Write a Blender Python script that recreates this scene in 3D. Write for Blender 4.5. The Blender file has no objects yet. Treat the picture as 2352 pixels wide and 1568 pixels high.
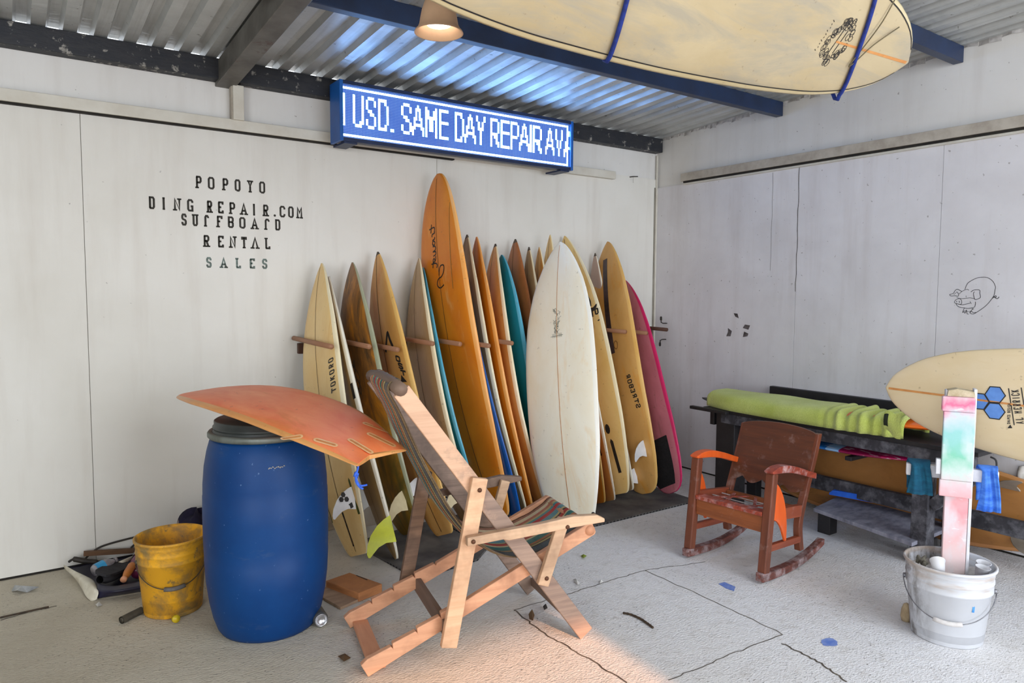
import bpy, bmesh, math, random
from mathutils import Vector, Matrix

random.seed(7)
PI = math.pi
scene = bpy.context.scene
COL = scene.collection

# ------------------------------------------------------------------ camera
FW, FH = 2352, 1568
F_PX, YAW, PITCH, ROLL = 1638.998, 0.613843, 0.0696805, 0.00451243
CAM = Vector((-4.52064, -4.29807, 1.45))
_F = Vector((math.sin(YAW) * math.cos(PITCH), math.cos(YAW) * math.cos(PITCH), -math.sin(PITCH)))
_R0 = Vector((math.cos(YAW), -math.sin(YAW), 0))
_U0 = _R0.cross(_F)
_R = math.cos(ROLL) * _R0 + math.sin(ROLL) * _U0
_U = -math.sin(ROLL) * _R0 + math.cos(ROLL) * _U0
cam_data = bpy.data.cameras.new('camera')
cam = bpy.data.objects.new('camera', cam_data)
COL.objects.link(cam)
cam_data.sensor_width = 36.0
cam_data.lens = 36.0 * F_PX / FW
cam_data.clip_start = 0.05
cam.matrix_world = Matrix(((_R.x, _U.x, -_F.x, CAM.x), (_R.y, _U.y, -_F.y, CAM.y), (_R.z, _U.z, -_F.z, CAM.z), (0, 0, 0, 1)))
scene.camera = cam


def at(x, y, axis, val):
    """the point of the photograph (x, y) on the world plane axis = val"""
    d = _F * F_PX + _R * (x - FW / 2) - _U * (y - FH / 2)
    return CAM + d * ((val - CAM[axis]) / d[axis])


# ------------------------------------------------------------------ world, lights, exposure
scene.view_settings.view_transform = 'Standard'
scene.view_settings.look = 'None'
scene.view_settings.gamma = 1.0
scene.view_settings.exposure = -0.08
scene.view_settings.use_curve_mapping = False
world = bpy.data.worlds.new('sky')
scene.world = world
world.use_nodes = True
world.node_tree.nodes['Background'].inputs[0].default_value = (0.86, 0.92, 1.0, 1)
world.node_tree.nodes['Background'].inputs[1].default_value = 2.2


def area(name, loc, target, sx, sy, watt, col):
    l = bpy.data.lights.new(name, 'AREA')
    l.shape = 'RECTANGLE'
    l.size, l.size_y = sx, sy
    l.energy = watt
    l.color = col
    o = bpy.data.objects.new(name, l)
    COL.objects.link(o)
    o.location = loc
    o.rotation_euler = (Vector(target) - Vector(loc)).to_track_quat('-Z', 'Y').to_euler()
    return o


# daylight entering through the open front of the shed, behind the camera, then three added fills
area('daylight_front', (-1.7, -9.25, 1.5), (-1.7, 0, 1.4), 3.2, 2.6, 245, (0.80, 0.88, 1.0))
area('fill_front_left', (-5.9, -9.25, 1.5), (-5.0, 0, 1.2), 2.8, 2.4, 60, (1.0, 0.95, 0.84))  # added warm fill aimed at the left wall
area('fill_from_left', (-7.35, -5.2, 1.6), (0, -2.2, 1.3), 3.0, 2.0, 175, (0.86, 0.91, 1.0))  # added side fill that brightens the right wall; the side wall is closed
area('fill_from_above', (-2.3, -5.3, 2.93), (-2.1, -3.6, 0), 3.0, 1.6, 105, (0.86, 0.92, 1.0))  # added overhead fill that lifts the floor; the roof has no translucent panel
sun = bpy.data.lights.new('sun', 'SUN')
sun.energy = 6.5
sun.angle = math.radians(0.8)
sun.color = (1.0, 0.46, 0.20)
sun_o = bpy.data.objects.new('sun', sun)
COL.objects.link(sun_o)
sun_o.rotation_euler = Vector((0.06, 1.0, -0.345)).to_track_quat('-Z', 'Y').to_euler()


# ------------------------------------------------------------------ materials
def S(r, g, b):
    f = lambda c: (c / 255 / 12.92) if c / 255 <= 0.04045 else ((c / 255 + 0.055) / 1.055) ** 2.4
    return (f(r), f(g), f(b), 1)


class NT:
    """small helper to wire shader nodes"""
    def __init__(self, name):
        self.m = bpy.data.materials.new(name)
        self.m.use_nodes = True
        self.t = self.m.node_tree
        self.bsdf = self.t.nodes['Principled BSDF']
        self.tc = self.t.nodes.new('ShaderNodeTexCoord')

    def n(self, kind, **kw):
        nd = self.t.nodes.new('ShaderNode' + kind)
        for k, v in kw.items():
            setattr(nd, k, v)
        return nd

    def link(self, a, b):
        self.t.links.new(a, b)

    def coord(self, scale=(1, 1, 1), rot=(0, 0, 0), out='Object', loc=(0, 0, 0)):
        mp = self.n('Mapping')
        mp.inputs['Scale'].default_value = scale
        mp.inputs['Rotation'].default_value = rot
        mp.inputs['Location'].default_value = loc
        self.link(self.tc.outputs[out], mp.inputs[0])
        return mp.outputs[0]

    def noise(self, vec, scale, detail=4, rough=0.55, dist=0.0):
        nd = self.n('TexNoise')
        nd.inputs['Scale'].default_value = scale
        nd.inputs['Detail'].default_value = detail
        nd.inputs['Roughness'].default_value = rough
        nd.inputs['Distortion'].default_value = dist
        self.link(vec, nd.inputs['Vector'])
        return nd.outputs[0]

    def ramp(self, fac, stops, interp='LINEAR'):
        r = self.n('ValToRGB')
        cr = r.color_ramp
        cr.interpolation = interp
        while len(cr.elements) < len(stops):
            cr.elements.new(0.5)
        for e, (p, c) in zip(cr.elements, stops):
            e.position = p
            e.color = c if len(c) == 4 else (*c, 1)
        self.link(fac, r.inputs[0])
        return r.outputs[0]

    def mix(self, fac, a, b, mode='MIX'):
        mx = self.n('Mix')
        mx.data_type = 'RGBA'
        mx.blend_type = mode
        for sock, v in ((mx.inputs[0], fac), (mx.inputs[6], a), (mx.inputs[7], b)):
            if isinstance(v, (int, float)):
                sock.default_value = v
            elif isinstance(v, tuple):
                sock.default_value = v
            else:
                self.link(v, sock)
        return mx.outputs[2]

    def bump(self, h, strength=0.3, dist=0.01):
        b = self.n('Bump')
        b.inputs['Strength'].default_value = strength
        b.inputs['Distance'].default_value = dist
        self.link(h, b.inputs['Height'])
        self.link(b.outputs[0], self.bsdf.inputs['Normal'])

    def base(self, c):
        if isinstance(c, tuple):
            self.bsdf.inputs['Base Color'].default_value = c
        else:
            self.link(c, self.bsdf.inputs['Base Color'])

    def set(self, rough=0.6, metal=0.0, spec=0.5):
        self.bsdf.inputs['Roughness'].default_value = rough
        self.bsdf.inputs['Metallic'].default_value = metal
        self.bsdf.inputs['Specular IOR Level'].default_value = spec
        return self.m


B0, W1 = (0, 0, 0, 1), (1, 1, 1, 1)
_mc = {}


def plain(name, c, c2=None, scale=8, stretch=(1, 1, 1), rough=0.6, metal=0.0, bump=0.0, spec=0.5, spots=None, lo=0.35, hi=0.65, soft=0.07, amt=1.0):
    """two-tone noise material; spots = (colour, scale, threshold)"""
    if name in _mc:
        return _mc[name]
    t = NT(name)
    v = t.coord(stretch)
    if c2 is None:
        c2 = tuple(x * 0.8 for x in c[:3]) + (1,)
    nz = t.noise(v, scale, 5, 0.6)
    col = t.ramp(nz, [(lo, c), (hi, c2)])
    if spots:
        s = t.ramp(t.noise(t.coord((1, 1, 1), loc=(3, 1, 7)), spots[1], 5, 0.68), [(spots[2], B0), (spots[2] + soft, (amt, amt, amt, 1))])
        col = t.mix(s, col, spots[0])
    t.base(col)
    if bump:
        t.bump(t.noise(v, scale * 3, 6, 0.65), bump, 0.004)
    _mc[name] = t.set(rough, metal, spec)
    return _mc[name]


def wood(name, c1, c2, rough=0.65, grain=(30, 30, 2.0), bump=0.15, dust=None):
    """grain runs along local z of the coordinates given by stretch"""
    if name in _mc:
        return _mc[name]
    t = NT(name)
    v = t.coord(grain)
    g = t.noise(v, 1.0, 6, 0.65, 0.6)
    big = t.noise(t.coord((3, 3, 3)), 2.0, 3)
    col = t.mix(t.ramp(big, [(0.35, B0), (0.7, W1)]), t.ramp(g, [(0.3, c1), (0.72, c2)]), t.ramp(g, [(0.3, c2), (0.8, c1)]))
    if dust:
        d = t.ramp(t.noise(t.coord((1, 1, 1)), dust[1], 4, 0.7), [(dust[2], B0), (dust[2] + 0.12, W1)])
        col = t.mix(d, col, dust[0])
    t.base(col)
    t.bump(g, bump, 0.003)
    _mc[name] = t.set(rough)
    return _mc[name]


def emis(name, c, s):
    if name in _mc:
        return _mc[name]
    t = NT(name)
    t.base(B0)
    t.bsdf.inputs['Emission Color'].default_value = c
    t.bsdf.inputs['Emission Strength'].default_value = s
    _mc[name] = t.set(0.5)
    return _mc[name]


# ------------------------------------------------------------------ mesh helpers
class MB:
    def __init__(self):
        self.v, self.f, self.mi, self.sm = [], [], [], []

    def add(self, vs, fs, mi=0, smooth=False):
        o = len(self.v)
        self.v += [tuple(p) for p in vs]
        for f in fs:
            self.f.append([i + o for i in f])
            self.mi.append(mi)
            self.sm.append(smooth)
        return self

    def box(self, lo, hi, mi=0):
        (a, b, c), (d, e, f) = lo, hi
        vs = [(a, b, c), (d, b, c), (d, e, c), (a, e, c), (a, b, f), (d, b, f), (d, e, f), (a, e, f)]
        return self.add(vs, [(0, 3, 2, 1), (4, 5, 6, 7), (0, 1, 5, 4), (1, 2, 6, 5), (2, 3, 7, 6), (3, 0, 4, 7)], mi)

    def beam(self, p, q, w, h, side=(0, 1, 0), mi=0, round_q=False):
        """plank from p to q, w measured along `side`, h across"""
        p, q = Vector(p), Vector(q)
        d = (q - p).normalized()
        s = Vector(side)
        s = (s - d * s.dot(d)).normalized()
        t = d.cross(s)
        vs = []
        for c in (p, q):
            for a, b in ((-1, -1), (1, -1), (1, 1), (-1, 1)):
                vs.append(c + s * (a * w / 2) + t * (b * h / 2))
        return self.add(vs, [(3, 2, 1, 0), (4, 5, 6, 7), (0, 1, 5, 4), (1, 2, 6, 5), (2, 3, 7, 6), (3, 0, 4, 7)], mi)

    def tube(self, pts, r, n=8, mi=0, closed=False, caps=True):
        pts = [Vector(p) for p in pts]
        m = len(pts)
        rs = r if isinstance(r, (list, tuple)) else [r] * m
        ref = None
        vs = []
        for i, p in enumerate(pts):
            a = pts[(i - 1) % m] if (closed or i > 0) else p
            b = pts[(i + 1) % m] if (closed or i < m - 1) else p
            d = (b - a).normalized()
            if ref is None:
                ref = Vector((0, 0, 1)) if abs(d.z) < 0.9 else Vector((1, 0, 0))
            s = d.cross(ref).normalized()
            t = s.cross(d).normalized()
            ref = t
            for k in range(n):
                an = 2 * PI * k / n
                vs.append(p + (s * math.cos(an) + t * math.sin(an)) * rs[i])
        fs = []
        for i in range(m if closed else m - 1):
            j = (i + 1) % m
            for k in range(n):
                l = (k + 1) % n
                fs.append((i * n + k, i * n + l, j * n + l, j * n + k))
        if caps and not closed:
            fs.append(tuple(range(n - 1, -1, -1)))
            fs.append(tuple((m - 1) * n + k for k in range(n)))
        return self.add(vs, fs, mi, True)

    def lathe(self, prof, n=40, c=(0, 0, 0), mi=0, axis='z', smooth=True, caps=False):
        vs, fs = [], []
        for r, z in prof:
            for k in range(n):
                a = 2 * PI * k / n
                vs.append((c[0] + r * math.cos(a), c[1] + r * math.sin(a), c[2] + z))
        for i in range(len(prof) - 1):
            for k in range(n):
                l = (k + 1) % n
                fs.append((i * n + k, i * n + l, (i + 1) * n + l, (i + 1) * n + k))
        if caps:
            fs.append(tuple(range(n - 1, -1, -1)))
            fs.append(tuple((len(prof) - 1) * n + k for k in range(n)))
        return self.add(vs, fs, mi, smooth)

    def prism(self, poly, fn, t0, t1, mi=0):
        """poly: 2-D outline, fn(u, v, t) -> 3-D"""
        n = len(poly)
        vs = [fn(u, v, t0) for u, v in poly] + [fn(u, v, t1) for u, v in poly]
        fs = [tuple(range(n - 1, -1, -1)), tuple(range(n, 2 * n))]
        for i in range(n):
            j = (i + 1) % n
            fs.append((i, j, n + j, n + i))
        return self.add(vs, fs, mi)

    def grid(self, fn, nu, nv, mi=0, smooth=True):
        vs = [fn(i / nu, j / nv) for i in range(nu + 1) for j in range(nv + 1)]
        fs = [(i * (nv + 1) + j, (i + 1) * (nv + 1) + j, (i + 1) * (nv + 1) + j + 1, i * (nv + 1) + j + 1) for i in range(nu) for j in range(nv)]
        return self.add(vs, fs, mi, smooth)

    def ribbon(self, pts, w, fn, mi=0, closed=False):
        """flat mitred stroke through 2-D points laid on a surface by fn(u, v) -> 3-D"""
        if len(pts) < 2:
            return self
        P2 = [Vector(p) for p in pts]
        m = len(P2)
        vs = []
        for i in range(m):
            a = P2[(i - 1) % m] if (closed or i > 0) else None
            b = P2[(i + 1) % m] if (closed or i < m - 1) else None
            d1 = (P2[i] - a).normalized() if a is not None and (P2[i] - a).length > 1e-9 else None
            d2 = (b - P2[i]).normalized() if b is not None and (b - P2[i]).length > 1e-9 else None
            d1 = d1 or d2
            d2 = d2 or d1
            n1 = Vector((-d1.y, d1.x))
            n2 = Vector((-d2.y, d2.x))
            nn = n1 + n2
            if nn.length < 0.3:
                nn = n1
            nn.normalize()
            k = min(1.8, 1 / max(0.3, nn.dot(n1)))
            for s in (-1, 1):
                q = P2[i] + nn * (s * k * w / 2)
                vs.append(fn(q.x, q.y))
        fs = []
        for i in range(m if closed else m - 1):
            j = (i + 1) % m
            fs.append((2 * i, 2 * i + 1, 2 * j + 1, 2 * j))
        return self.add(vs, fs, mi)

    def build(self, name, mats, parent=None, bevel=0.0, seg=2, weld=False, subsurf=0):
        me = bpy.data.meshes.new(name)
        me.from_pydata(self.v, [], self.f)
        if not isinstance(mats, (list, tuple)):
            mats = [mats]
        for m in mats:
            me.materials.append(m)
        me.polygons.foreach_set('material_index', self.mi)
        me.polygons.foreach_set('use_smooth', self.sm)
        bm = bmesh.new()
        bm.from_mesh(me)
        if weld:
            bmesh.ops.remove_doubles(bm, verts=bm.verts, dist=1e-5)
        bmesh.ops.recalc_face_normals(bm, faces=bm.faces)
        bm.to_mesh(me)
        bm.free()
        o = bpy.data.objects.new(name, me)
        COL.objects.link(o)
        if parent is not None:
            o.parent = parent
        if bevel:
            b = o.modifiers.new('bevel', 'BEVEL')
            b.width = bevel
            b.segments = seg
            b.limit_method = 'ANGLE'
            b.angle_limit = math.radians(40)
        if subsurf:
            s = o.modifiers.new('subsurf', 'SUBSURF')
            s.levels = s.render_levels = subsurf
        return o


def tag(o, label=None, cat=None, group=None, kind=None):
    for k, v in (('label', label), ('category', cat), ('group', group), ('kind', kind)):
        if v:
            o[k] = v
    return o


def thing(name, label, cat, loc=(0, 0, 0), rz=0.0, group=None):
    o = bpy.data.objects.new(name, None)
    COL.objects.link(o)
    o.location = loc
    o.rotation_euler = (0, 0, rz)
    o.empty_display_size = 0.1
    return tag(o, label, cat, group)


def struct(o):
    o['kind'] = 'structure'
    return o


# single-stroke letters on a 4 x 6 grid, with the places of their slab serifs
GL = {
    'A': ([[(0.3, 0), (2, 6), (3.7, 0)], [(0.9, 1.9), (3.1, 1.9)]], [(0.3, 0), (3.7, 0)]),
    '^': ([[(0.3, 0), (2, 6), (3.7, 0)]], [(0.3, 0), (3.7, 0)]),
    'B': ([[(0.4, 0), (0.4, 6), (3, 6), (3.8, 5.3), (3.8, 3.9), (3, 3.1), (0.4, 3.1)], [(3, 3.1), (3.8, 2.4), (3.8, 0.7), (3, 0), (0.4, 0)]], []),
    'C': ([[(3.8, 4.4), (3.8, 5.2), (3, 6), (1, 6), (0.2, 5.2), (0.2, 0.8), (1, 0), (3, 0), (3.8, 0.8), (3.8, 1.6)]], []),
    'D': ([[(0.5, 0), (0.5, 6), (3, 6), (3.8, 5.2), (3.8, 0.8), (3, 0), (0.1, 0)], [(0.1, 6), (0.8, 6)]], []),
    'E': ([[(3.7, 4.7), (3.7, 6), (0.4, 6)], [(0.8, 6), (0.8, 0)], [(0.3, 0), (3.7, 0), (3.7, 1.3)], [(0.8, 3.1), (2.6, 3.1)]], []),
    'F': ([[(3.7, 4.6), (3.7, 6), (0.3, 6)], [(0.9, 6), (0.9, 0)], [(0.9, 3.1), (2.6, 3.1)]], [(0.9, 0)]),
    'G': ([[(3.8, 4.5), (3.8, 5.2), (3, 6), (1, 6), (0.2, 5.2), (0.2, 0.8), (1, 0), (3.8, 0), (3.8, 2.5), (2.3, 2.5)]], []),
    'H': ([[(0.4, 0), (0.4, 6)], [(3.6, 0), (3.6, 6)], [(0.4, 3), (3.6, 3)]], []),
    'I': ([[(2, 0), (2, 6)]], [(2, 0), (2, 6)]),
    'K': ([[(0.4, 0), (0.4, 6)], [(3.7, 6), (0.5, 2.9)], [(1.3, 3.6), (3.7, 0)]], []),
    'L': ([[(0.8, 6), (0.8, 0)], [(0.3, 0), (3.7, 0), (3.7, 1.3)]], [(0.8, 6)]),
    'M': ([[(0.3, 0), (0.3, 6), (2, 3.0), (3.7, 6), (3.7, 0)]], [(0.4, 0), (3.6, 0)]),
    'N': ([[(0.5, 0), (0.5, 6), (3.4, 0), (3.4, 6)]], [(0.5, 0), (3.4, 6)]),
    'O': ([[(1, 0), (0.2, 0.8), (0.2, 5.2), (1, 6), (3, 6), (3.8, 5.2), (3.8, 0.8), (3, 0), (1, 0)]], []),
    'P': ([[(0.8, 0), (0.8, 6)], [(0.2, 6), (3, 6), (3.8, 5.2), (3.8, 3.6), (3, 2.8), (0.8, 2.8)]], [(0.8, 0)]),
    'R': ([[(0.8, 0), (0.8, 6)], [(0.2, 6), (3, 6), (3.7, 5.3), (3.7, 3.8), (3, 3.1), (0.8, 3.1)], [(2.2, 3.1), (3.5, 0)]], [(0.8, 0), (3.6, 0)]),
    'r': ([[(1.0, 0), (1.0, 5.2), (1.8, 6), (3, 6), (3.8, 5.2), (3.8, 4.7)]], [(1.0, 0)]),
    'S': ([[(3.7, 4.4), (3.7, 5.2), (3, 6), (1, 6), (0.3, 5.2), (0.3, 3.9), (1, 3.2), (3, 2.8), (3.7, 2.1), (3.7, 0.8), (3, 0), (1, 0), (0.3, 0.8), (0.3, 1.6)]], []),
    'T': ([[(0.1, 4.7), (0.1, 6), (3.9, 6), (3.9, 4.7)], [(2, 6), (2, 0)]], [(2, 0)]),
    'U': ([[(0.5, 6), (0.5, 0.8), (1.2, 0), (2.8, 0), (3.5, 0.8), (3.5, 6)]], [(0.5, 6), (3.5, 6)]),
    'V': ([[(0.3, 6), (2, 0), (3.7, 6)]], []),
    'W': ([[(0.2, 6), (1.1, 0), (2, 4), (2.9, 0), (3.8, 6)]], []),
    'Y': ([[(0.6, 6), (2, 3), (3.4, 6)], [(2, 3), (2, 0)]], [(2, 0), (0.6, 6), (3.4, 6)]),
    '.': ([[(1.6, 0.1), (2.4, 0.1)]], []),
}


def letter(mb, ch, x0, y0, w, h, stroke, fn, serif=False, mi=0, slant=0.0):
    strokes, ser = GL[ch]
    m = stroke / 2
    def q(p):
        v = m + p[1] / 6 * (h - stroke)
        return (x0 + m + p[0] / 4 * (w - stroke) + slant * v, y0 + v)
    for s in strokes:
        mb.ribbon([q(p) for p in s], stroke, fn, mi)
    if serif:
        for p in ser:
            c = q(p)
            sw = min(w * 0.26, stroke * 1.15)
            yy = c[1] - m + stroke * 0.4 if p[1] < 3 else c[1] + m - stroke * 0.4
            mb.ribbon([(c[0] - sw, yy), (c[0] + sw, yy)], stroke * 0.8, fn, mi)


def circle2(cx, cy, rx, ry=None, n=16, a0=0, a1=2 * PI):
    ry = rx if ry is None else ry
    return [(cx + rx * math.cos(a0 + (a1 - a0) * i / n), cy + ry * math.sin(a0 + (a1 - a0) * i / n)) for i in range(n + 1)]


def lerp(xs, ys, x):
    if x <= xs[0]:
        return ys[0]
    for i in range(len(xs) - 1):
        if x <= xs[i + 1]:
            k = (x - xs[i]) / (xs[i + 1] - xs[i])
            return ys[i] + (ys[i + 1] - ys[i]) * k
    return ys[-1]


def smooth_path(pts, k=6):
    """Catmull-Rom through the points (2-D or 3-D)"""
    P = [Vector(p) for p in pts]
    out = []
    n = len(P)
    for i in range(n - 1):
        a, b, c, d = P[max(i - 1, 0)], P[i], P[i + 1], P[min(i + 2, n - 1)]
        for j in range(k):
            t = j / k
            out.append(0.5 * ((2 * b) + (c - a) * t + (2 * a - 5 * b + 4 * c - d) * t * t + (3 * b - a - 3 * c + d) * t ** 3))
    out.append(P[-1])
    return [tuple(p) for p in out]
# ================================================================== the room
XL, YF, XR = -7.6, -9.5, 0.0          # far ends of the shed
ROOF0, ROOFS = 2.727, 0.0585          # height of the roof pan at the left wall and its rise towards the front


def roof_z(y):
    return ROOF0 - ROOFS * y


def wall_mat(name, ca, cb, stain, sc=1.3, speck=0.74):
    t = NT(name)
    v = t.coord((1, 1, 1), out='Object')
    big = t.noise(v, sc, 5, 0.6, 0.3)
    col = t.ramp(big, [(0.3, ca), (0.7, cb)])
    streak = t.noise(t.coord((5, 5, 0.5)), 1.6, 5, 0.6)
    col = t.mix(t.ramp(streak, [(0.5, B0), (0.85, (0.55, 0.55, 0.55, 1))]), col, stain)
    sp = t.noise(t.coord((1, 1, 1), loc=(9, 2, 4)), 38, 2, 0.5)
    col = t.mix(t.ramp(sp, [(speck, B0), (speck + 0.05, (0.6, 0.6, 0.6, 1))]), col, S(120, 112, 104))
    t.base(col)
    t.bump(t.noise(v, 25, 6, 0.6), 0.12, 0.004)
    return t.set(0.75, 0, 0.25)


M_WALL = wall_mat('wall_paint', S(226, 224, 220), S(214, 211, 205), S(196, 190, 182))
M_PANEL = wall_mat('panel_paint', S(226, 223, 215), S(216, 212, 202), S(198, 190, 178))
M_PANEL2 = wall_mat('panel_paint_scuffed', S(222, 220, 222), S(206, 203, 204), S(186, 178, 174), 2.2, 0.70)
M_TRIM = plain('trim_paint', S(214, 210, 198), S(200, 194, 180), 6, rough=0.7)
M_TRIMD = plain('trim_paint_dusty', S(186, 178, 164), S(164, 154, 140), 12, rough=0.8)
M_GAP = plain('gap_dark', S(40, 36, 28), S(26, 22, 18), 10, rough=0.9)

# floor: worn concrete, brown dirt by the left wall, white sanding dust by the stands, plus painted brightness rising to the right
t = NT('concrete')
v = t.coord((1, 1, 1))
big = t.noise(v, 1.1, 6, 0.62, 0.4)
fine = t.noise(v, 16, 6, 0.7)
grit = t.noise(t.coord((1, 1.9, 1), rot=(0, 0, 0.7)), 62, 3, 0.62)
con = t.ramp(big, [(0.3, S(206, 198, 180)), (0.7, S(182, 172, 152))])
dust = t.ramp(big, [(0.3, S(240, 239, 240)), (0.72, S(222, 219, 216))])
sep = t.n('SeparateXYZ')
t.link(v, sep.inputs[0])
wob = t.n('MapRange')
wob.inputs[1].default_value, wob.inputs[2].default_value = 0, 1
wob.inputs[3].default_value, wob.inputs[4].default_value = -1.3, 1.3
t.link(big, wob.inputs[0])
ad = t.n('Math', operation='ADD')
t.link(sep.outputs[0], ad.inputs[0])
t.link(wob.outputs[0], ad.inputs[1])
mr = t.n('MapRange')
mr.inputs[1].default_value, mr.inputs[2].default_value = -3.7, -2.0
t.link(ad.outputs[0], mr.inputs[0])
col = t.mix(mr.outputs[0], con, dust)
col = t.mix(t.ramp(fine, [(0.52, B0), (0.76, (0.4, 0.4, 0.4, 1))]), col, S(160, 148, 132))
col = t.mix(t.mix(1.0, t.ramp(grit, [(0.615, B0), (0.66, (.9, .9, .9, 1))]), t.ramp(t.noise(v, 2.3, 4, .65), [(.42, (.15, .15, .15, 1)), (.62, W1)]), 'MULTIPLY'), col, S(92, 86, 80))
strk = t.noise(t.coord((2.2, 22, 1), rot=(0, 0, 0.35)), 2.4, 4, 0.65)
col = t.mix(t.ramp(strk, [(0.66, B0), (0.78, (0.5, 0.5, 0.5, 1))]), col, S(110, 100, 88))
t.base(col)
hb = t.n('Math', operation='ADD')
t.link(fine, hb.inputs[0])
t.link(grit, hb.inputs[1])
t.bump(hb.outputs[0], 0.5, 0.012)
M_FLOOR = t.set(0.85, 0, 0.25)

fl = MB()
fl.box((XL, YF - 1.5, -0.12), (XR + 0.2, 0.2, 0.0))
floor = struct(fl.build('floor', M_FLOOR))


def fpt(x, y, z=0.0):
    return at(x, y, 2, z)


# joints scratched in the concrete (children of the floor)
jm = MB()
for line, w in (([(1180, 1400), (1310, 1362), (1395, 1335), (1480, 1310), (1640, 1380), (1797, 1456), (1660, 1510), (1535, 1562)], 0.0045),
                ([(1180, 1400), (1250, 1455), (1330, 1500), (1440, 1568)], 0.007),
                ([(1797, 1478), (1880, 1520), (1945, 1566)], 0.008),
                ([(1480, 1310), (1620, 1290)], 0.004), ([(0, 1425), (75, 1403), (130, 1392)], 0.006)):
    pts = []
    for i in range(len(line) - 1):
        a, b = fpt(*line[i]), fpt(*line[i + 1])
        k = 10
        for j in range(k):
            c = a.lerp(b, j / k)
            pts.append((c.x + random.uniform(-.006, .006), c.y + random.uniform(-.006, .006)))
    e = fpt(*line[-1])
    pts.append((e.x, e.y))
    jm.ribbon(pts, w, lambda u, v: (u, v, 0.0012))
jm.build('joint', plain('joint_dirt', S(112, 102, 90), S(70, 62, 54), 14, rough=0.95), floor)
bm_ = MB()
c = fpt(1905, 1475)
bm_.add([(c.x + 0.045 * math.cos(a) * random.uniform(.8, 1.1), c.y + 0.03 * math.sin(a) * random.uniform(.8, 1.1), 0.0014) for a in [k * PI / 9 for k in range(18)]], [tuple(range(18))])
bm_.build('paint_spot', plain('blue_paint_spot', S(96, 128, 206), S(140, 160, 214), 30, rough=0.7), floor)
bm_ = MB()
bm_.add([tuple(fpt(*q, 0.0014)) for q in ((1650, 1340), (1664, 1336), (1689, 1347), (1686, 1357), (1668, 1351))], [(0, 1, 2, 3, 4)])
bm_.build('paint_spot', _mc['blue_paint_spot'], floor)

# left wall: block wall above, painted sheets below the trim
wl_ = MB()
wl_.box((XL, 0.012, 0), (XR + 0.2, 0.20, 2.70))
wall_left = struct(wl_.build('wall_left', M_WALL))
xs = [XL, -6.26, -4.19, -2.121, -0.012]
for a, b in zip(xs, xs[1:]):
    p = MB()
    p.box((a + 0.0015, 0.0, 0.012), (b - 0.0015, 0.0125, 2.40))
    p.build('panel', M_PANEL, wall_left)
p = MB()
p.box((XL, 0.001, 0.0), (-0.02, 0.012, 0.012))
p.build('floor_gap', M_GAP, wall_left)

wr_ = MB()
prof = [(0.2, 0), (0.2, roof_z(0.2) + 0.03), (YF - 0.2, roof_z(YF - 0.2) + 0.03), (YF - 0.2, 0)]
wr_.prism(prof, lambda u, v, t_: (t_, u, v), 0.012, 0.20)
wall_right = struct(wr_.build('wall_right', M_WALL))
ys = [-0.004, -1.337, -2.276, -3.5, -4.72, -5.94, -7.16, -8.38, YF]
for a, b in zip(ys, ys[1:]):
    p = MB()
    p.box((0.0, b + 0.0012, 0.012), (0.0125, a - 0.0012, 2.328))
    p.build('panel', M_PANEL2, wall_right)
p = MB()
p.box((0.001, YF, 0.0), (0.012, -0.02, 0.012))
p.build('floor_gap', M_GAP, wall_right)
# faint vertical crack beside the sheet joint and the hairline joint
p = MB()
cr = [(-1.337 + random.uniform(-.004, .004), 2.328 - 0.062 * k) for k in range(15)]
p.ribbon(cr, 0.0045, lambda u, v: (-0.0012, u, v))
p.ribbon([(-1.129 + random.uniform(-.003, .003), 2.31 - 0.1 * k) for k in range(8)], 0.002, lambda u, v: (-0.0012, u, v))
p.build('crack', plain('crack_dark', S(74, 70, 66), S(104, 98, 92), 30, rough=0.9), wall_right)
# rough mortar where the right wall meets the sheets
p = MB()
yy = 0.0
while yy > -4.6:
    l = random.uniform(0.05, 0.14)
    d = random.uniform(0.004, 0.016)
    zt = roof_z(yy) + 0.02
    zb = roof_z(yy) - random.uniform(0.012, 0.035)
    p.add([(0.013, yy, zb), (0.013 - d, yy - l / 2, zb + 0.004), (0.013, yy - l, zb), (0.013, yy - l, zt), (0.013 - d * .6, yy - l / 2, zt), (0.013, yy, zt)], [(0, 1, 4, 5), (1, 2, 3, 4)])
    yy -= l * 0.92
p.build('mortar', plain('mortar', S(196, 192, 188), S(150, 146, 142), 20, rough=0.95, bump=0.6), wall_right)

# added front wall whose gap shapes the sun patch, and the far left wall (behind and beside the camera)
p = MB()
zt = 2.67
p.box((XL, YF - 0.15, 0), (-4.02, YF, roof_z(YF) + .03))
p.box((-2.98, YF - 0.15, 0), (XR + .2, YF, roof_z(YF) + .03))
p.box((-4.02, YF - 0.15, zt), (-2.98, YF, roof_z(YF) + .03))
struct(p.build('front_sun_mask', M_WALL))
p = MB()
p.box((XL - 0.2, YF - .15, 0), (XL, 0.2, 3.1))
struct(p.build('wall_side', M_WALL))

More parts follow.
